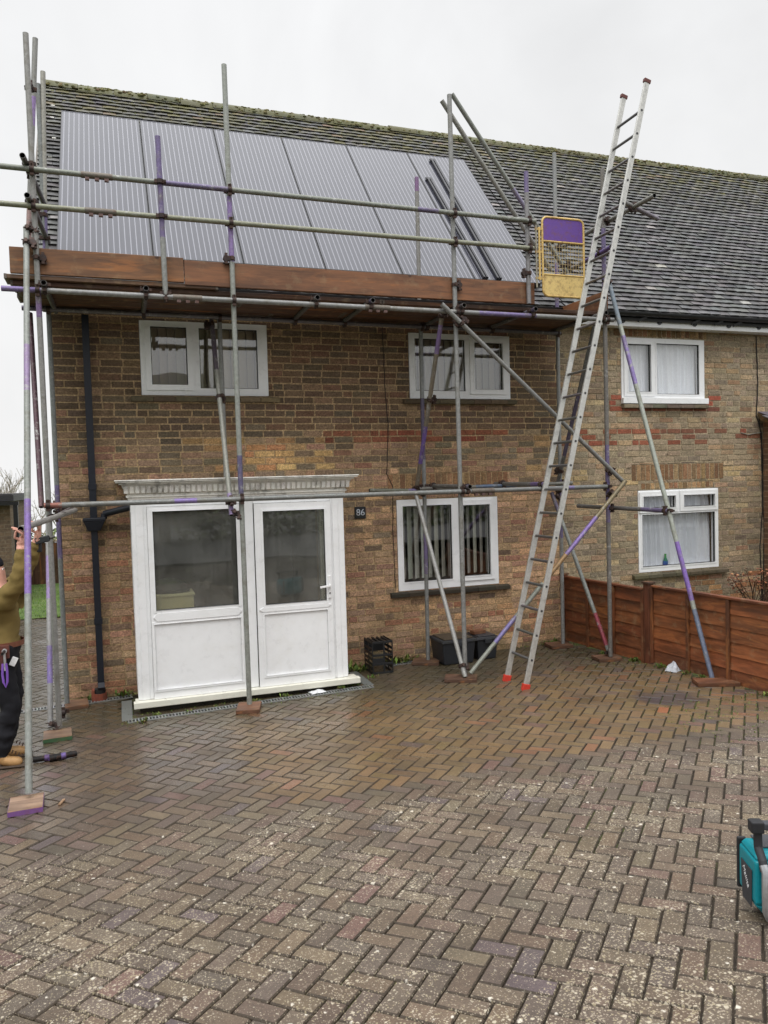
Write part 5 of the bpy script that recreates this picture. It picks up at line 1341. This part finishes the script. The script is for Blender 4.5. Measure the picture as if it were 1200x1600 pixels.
Mt.col[0] = (*ux, 0); Mt.col[1] = (*fy, 0); Mt.col[2] = (*nz_, 0); Mt.col[3] = (*rp(-.055, -.0862, .318), 1)
text_mesh('Makita', .03, .0006, 'lettering', M['paint'], (226, 228, 230), rd.children[0], Mt)

# shrub in a black tub in the next-door garden
o = thing('shrub', (8.0, -.45, -.05), 'dried brown hydrangea in a black tub behind the fence at the right edge', 'shrub')
mb = MB(); mb.tube((8.05, -.5, -.05), (8.05, -.5, .37), .20, (26, 26, 28), n=22, wall=.012, r2=.25); mb.build('tub', M['rubber'], o, smooth=True)
mb = MB(); tips = []
for i in range(20):
    a = R.uniform(0, 6.28); r_ = R.uniform(.05, .42); h = R.uniform(.22, .55); b = Vector((8.05 + R.uniform(-.12, .12), -.5 + R.uniform(-.12, .12), .2)); t = Vector((8.05 + r_ * math.cos(a), -.5 + r_ * math.sin(a), .3 + h)); mid = (b + t) / 2 + Vector((0, 0, .06)); mb.path([b, mid, t], .006, jit((84, 60, 46), .2), 5); tips.append(t)
mb.build('stem', M['bark'], o)
for t in tips:
    mb = MB()
    for k in range(26):
        c = t + Vector((R.gauss(0, .045), R.gauss(0, .045), R.gauss(0, .035))); a = R.uniform(0, 6.28); u = Vector((math.cos(a), math.sin(a), R.uniform(-.6, .6))) * .02; w = Vector((-math.sin(a), math.cos(a), R.uniform(-.6, .6))) * .016
        mb.face([c - u, c - w, c + u, c + w], jit(R.choice([(146, 96, 72), (122, 78, 60), (164, 120, 90), (96, 66, 52)]), .2))
    mb.build('flower_head', M['leaf'], o)

# ---- beyond the side path
o = thing('garage', (-4, 9.5, -.05), 'small brick garage with a dark roof edge at the far left', 'garage'); mb = MB(); mb.box(-6, -2.05, 8.0, 10.6, -.35, 1.98, (110, 90, 70)); gw = mb.build('wall', M['brick_garage'], o)
mb = MB(); mb.box(-6.2, -1.96, 7.85, 10.8, 1.985, 2.10, (46, 46, 50)); mb.box(-6.2, -1.99, 7.9, 10.75, 2.1005, 2.13, (66, 64, 66)); mb.build('roof', M['tile'], o)
mb = MB(); mb.box(-6.2, -1.87, 7.78, 7.849, 1.905, 1.975, (22, 22, 24)); mb.box(-1.97, -1.89, 7.79, 7.86, -.05, 1.904, (22, 22, 24)); mb.build('gutter', M['plastic'], o)
o = thing('garden_fence', (-2, 10.9, 0), 'dark brown close-boarded fence at the back of the lawn, behind the left poles', 'fence'); mb = MB(); x = -4.5
while x < 2: mb.box(x, x + .118, 10.9, 10.918 + R.uniform(0, .008), -.1, .95 + R.uniform(-.006, .006), jit((98, 70, 52), .15)); x += .12
mb.build('board', M['fencex'], o); mb = MB(); mb.box(-4.5, 2, 10.88, 10.935, .957, .99, (120, 92, 66)); mb.build('top_rail', M['fence'], o)
def leaf_mass(name, c, size, n, cols, lab, cat, s=.07):
    mb = MB(); c = Vector(c)
    for i in range(n):
        p = c + Vector((R.uniform(-1, 1) * size[0], R.uniform(-1, 1) * size[1], R.uniform(-1, 1) * size[2])); k = mnoise.noise(p * 1.7)
        if p.z > c.z + size[2] * (.55 + .6 * k): continue
        a = R.uniform(0, 6.28); e = R.uniform(-1, 1); u = Vector((math.cos(a), math.sin(a), e)) * s; w = Vector((-math.sin(a), math.cos(a), R.uniform(-1, 1))) * s * .7; mb.face([p - u, p - w, p + u, p + w], jit(R.choice(cols), .25))
    o = mb.build(name, M['leaf'], loc=tuple(c)); return tag(o, lab, cat)
leaf_mass('hedge', (-2.3, 12.2, .55), (3.2, .5, .85), 9000, [(104, 112, 62), (92, 104, 54), (120, 122, 76), (84, 90, 52)], 'olive-green hedge showing above the dark back fence', 'hedge', .05)
def bare_tree(x, y, z, h, lab, seed, col=(150, 142, 134)):  # pale bark colour stands in for haze over the distance
    rr = random.Random(seed); o = thing('bare_tree', (x, y, z), lab, 'tree', 'bare trees beyond the back fence'); tr = MB(); cr = MB()
    def grow(b, d, l, r, lev):
        e = b + d * l; m_ = (b + e) / 2 + Vector((rr.gauss(0, l * .05), rr.gauss(0, l * .05), 0)); (tr if lev < 1 else cr).path([b, m_, e], r, jit(col, .12, rr), 5 if lev < 2 else 3)
        if lev >= 4: return
        for k in range(rr.choice((3, 4)) if lev < 3 else 3):
            nd = (d + Vector((rr.gauss(0, .5), rr.gauss(0, .5), rr.gauss(.12, .25)))).normalized(); grow(b + d * l * rr.uniform(.55, 1), nd, l * rr.uniform(.55, .75), r * .55, lev + 1)
    grow(Vector((x, y, z)), Vector((0, 0, 1)), h * .4, h * .014, 0); tr.build('trunk', M['bark'], o); cr.build('crown', M['bark'], o)
for i, (x, y, h, lab) in enumerate(((-6.2, 30, 6.8, 'bare pale tree beyond the hedge, leftmost, beside the garage roof'), (-4.4, 33, 6.6, 'bare pale tree beyond the hedge, right of the nearest pole'), (-5.4, 27, 5.6, 'smaller bare pale tree standing nearest of the trees beyond the hedge'), (-3.4, 31, 6.2, 'bare pale tree beyond the hedge, just left of the house corner'), (-5.0, 36, 7.4, 'tallest and farthest bare pale tree beyond the hedge'))): bare_tree(x, y, -3, h, lab, 40 + i)

# ---- across the road, seen only in the window reflections
o = thing('brick_house', (-4, -27, .35), 'house across the road that shows as a dark shape in the porch glass', 'house')
mb = MB(); mb.box(-9, 4, -33, -26, .3, 4.6, (120, 92, 70)); mb.build('wall', M['brick_garage'], o); mb = MB(); mb.prism([(-33.4, 4.6), (-25.6, 4.6), (-29.5, 7.6)], 'x', -9.3, 4.3, (70, 66, 66)); mb.build('roof', M['tile'], o)
for x in (-7.6, -3.4, .8):
    for z in (1.1, 3.2): mb = MB(); mb.box(x, x + 1.6, -25.99, -25.94, z, z + 1.1, (210, 212, 214)); f = mb.build('window', M['upvc'], o); mb = MB(); mb.box(x + .1, x + 1.5, -25.935, -25.93, z + .1, z + 1.0, (26, 28, 32)); mb.build('pane', M['plastic'], f)
o = thing('shed', (-2.6, -17.5, .35), 'dark boarded shed across the road that shows in the left porch pane', 'shed'); mb = MB(); x = -4.6
while x < -1.2: mb.box(x, x + .145, -18.6, -17.0 + R.uniform(0, .01), .3, 2.7, jit((66, 56, 48), .2)); x += .15
mb.build('wall', M['fencex'], o); mb = MB(); mb.box(-4.8, -1.0, -18.8, -16.8, 2.701, 2.78, (46, 44, 44)); mb.build('roof', M['rubber'], o)
o = thing('tree', (1.1, -15, .35), 'evergreen tree across the road that shows in the porch glass', 'tree'); mb = MB(); mb.tube((1.1, -15, .3), (1.15, -15, 2.2), .16, (84, 70, 58), n=10, hollow=False, r2=.09); mb.build('trunk', M['bark'], o); mb = MB()
for i in range(5200):
    t = R.random(); a = R.uniform(0, 6.28); z = 1.3 + 3.8 * t; r_ = 1.15 * (1 - t) ** .7 * R.uniform(.4, 1.08) * (1 + .35 * mnoise.noise((math.cos(a) * 2, math.sin(a) * 2, z * 1.6))); p = Vector((1.15 + r_ * math.cos(a), -15 + r_ * math.sin(a), z)); u = Vector((R.uniform(-1, 1), R.uniform(-1, 1), R.uniform(-1, 1))) * .09; w = Vector((R.uniform(-1, 1), R.uniform(-1, 1), R.uniform(-1, 1))) * .06; mb.face([p - u, p - w, p + u, p + w], jit((66, 80, 44), .3))
mb.build('crown', M['leaf'], o)
leaf_mass('hedge', (7.5, -16, 1.0), (6, .6, .8), 5000, [(66, 82, 40), (80, 94, 50)], 'clipped hedge across the road that shows in the window reflections', 'hedge', .09)

# ================================================================== LIGHT, SKY, CAMERA
w = bpy.data.worlds.new('World'); scene.world = w; w.use_nodes = True; nt = w.node_tree; nt.nodes.clear()
EL, AZ = rad(48), rad(200)
sky = N(nt, 'ShaderNodeTexSky'); sky.sky_type = 'NISHITA'; sky.sun_disc = False; sky.sun_elevation = EL; sky.sun_rotation = AZ; sky.air_density = 1; sky.dust_density = 3
bw = N(nt, 'ShaderNodeHueSaturation'); bw.inputs['Saturation'].default_value = .12; L(nt, sky.outputs[0], bw.inputs['Color'])
tc = N(nt, 'ShaderNodeTexCoord'); sp = N(nt, 'ShaderNodeSeparateXYZ'); L(nt, tc.outputs['Generated'], sp.inputs[0])
g = ramp(nt, sp.outputs[2], [(0, (.90, .90, .90)), (.3, (.845, .85, .855)), (.55, (.84, .845, .855)), (.72, (1.7, 1.71, 1.73)), (1, (2.8, 2.82, 2.85))])
cl = noise_node(nt, tc.outputs['Generated'], 2.4, 5, .55, .4)
cloud = mix(nt, 1.0, g, mapr(nt, cl, .3, .7, .90, 1.10), 'MULTIPLY')
sc10 = mix(nt, 1.0, cloud, (10, 10, 10, 1), 'MULTIPLY')
fin = mix(nt, .93, bw.outputs[0], sc10)
bg = N(nt, 'ShaderNodeBackground'); bg.inputs[1].default_value = .1; L(nt, fin, bg.inputs[0])
wo = N(nt, 'ShaderNodeOutputWorld'); L(nt, bg.outputs[0], wo.inputs[0])
sl_ = bpy.data.lights.new('sun', 'SUN'); sl_.energy = 1.1; sl_.angle = rad(35); sl_.color = (1, .975, .94)
so = bpy.data.objects.new('sun', sl_); COL.objects.link(so)
dirv = Vector((-.22, -.55, 1.0)).normalized()      # towards the bright part of the cloud
so.rotation_euler = dirv.to_track_quat('Z', 'Y').to_euler(); so.location = (0, -6, 14)
sky.sun_elevation = math.asin(dirv.z); sky.sun_rotation = math.atan2(dirv.x, dirv.y)

cam = bpy.data.cameras.new('camera'); co = bpy.data.objects.new('camera', cam); COL.objects.link(co)
yw, pt, rl_ = 0.33336289, -0.04145553, -0.02832644
f_ = Vector((math.sin(yw) * math.cos(pt), math.cos(yw) * math.cos(pt), math.sin(pt))); r0 = Vector((math.cos(yw), -math.sin(yw), 0)); u0 = r0.cross(f_)
rt = r0 * math.cos(rl_) + u0 * math.sin(rl_); upc = -r0 * math.sin(rl_) + u0 * math.cos(rl_)
mw = Matrix.Identity(4); mw.col[0] = (*rt, 0); mw.col[1] = (*upc, 0); mw.col[2] = (*(-f_), 0); mw.col[3] = (0, -8.5, 2.18, 1); co.matrix_world = mw
cam.sensor_fit = 'VERTICAL'; cam.sensor_height = 36; cam.lens = 1188.0 / 1600 * 36; cam.clip_start = .05; cam.clip_end = 1500
scene.camera = co
scene.render.engine = 'CYCLES'
scene.view_settings.view_transform = 'Standard'; scene.view_settings.look = 'None'; scene.view_settings.exposure = .17; scene.view_settings.gamma = 1
scene.cycles.max_bounces = 6; scene.cycles.transparent_max_bounces = 12; scene.cycles.caustics_reflective = False; scene.cycles.caustics_refractive = False
for o in bpy.data.objects:
    if '_o' in o: del o['_o']
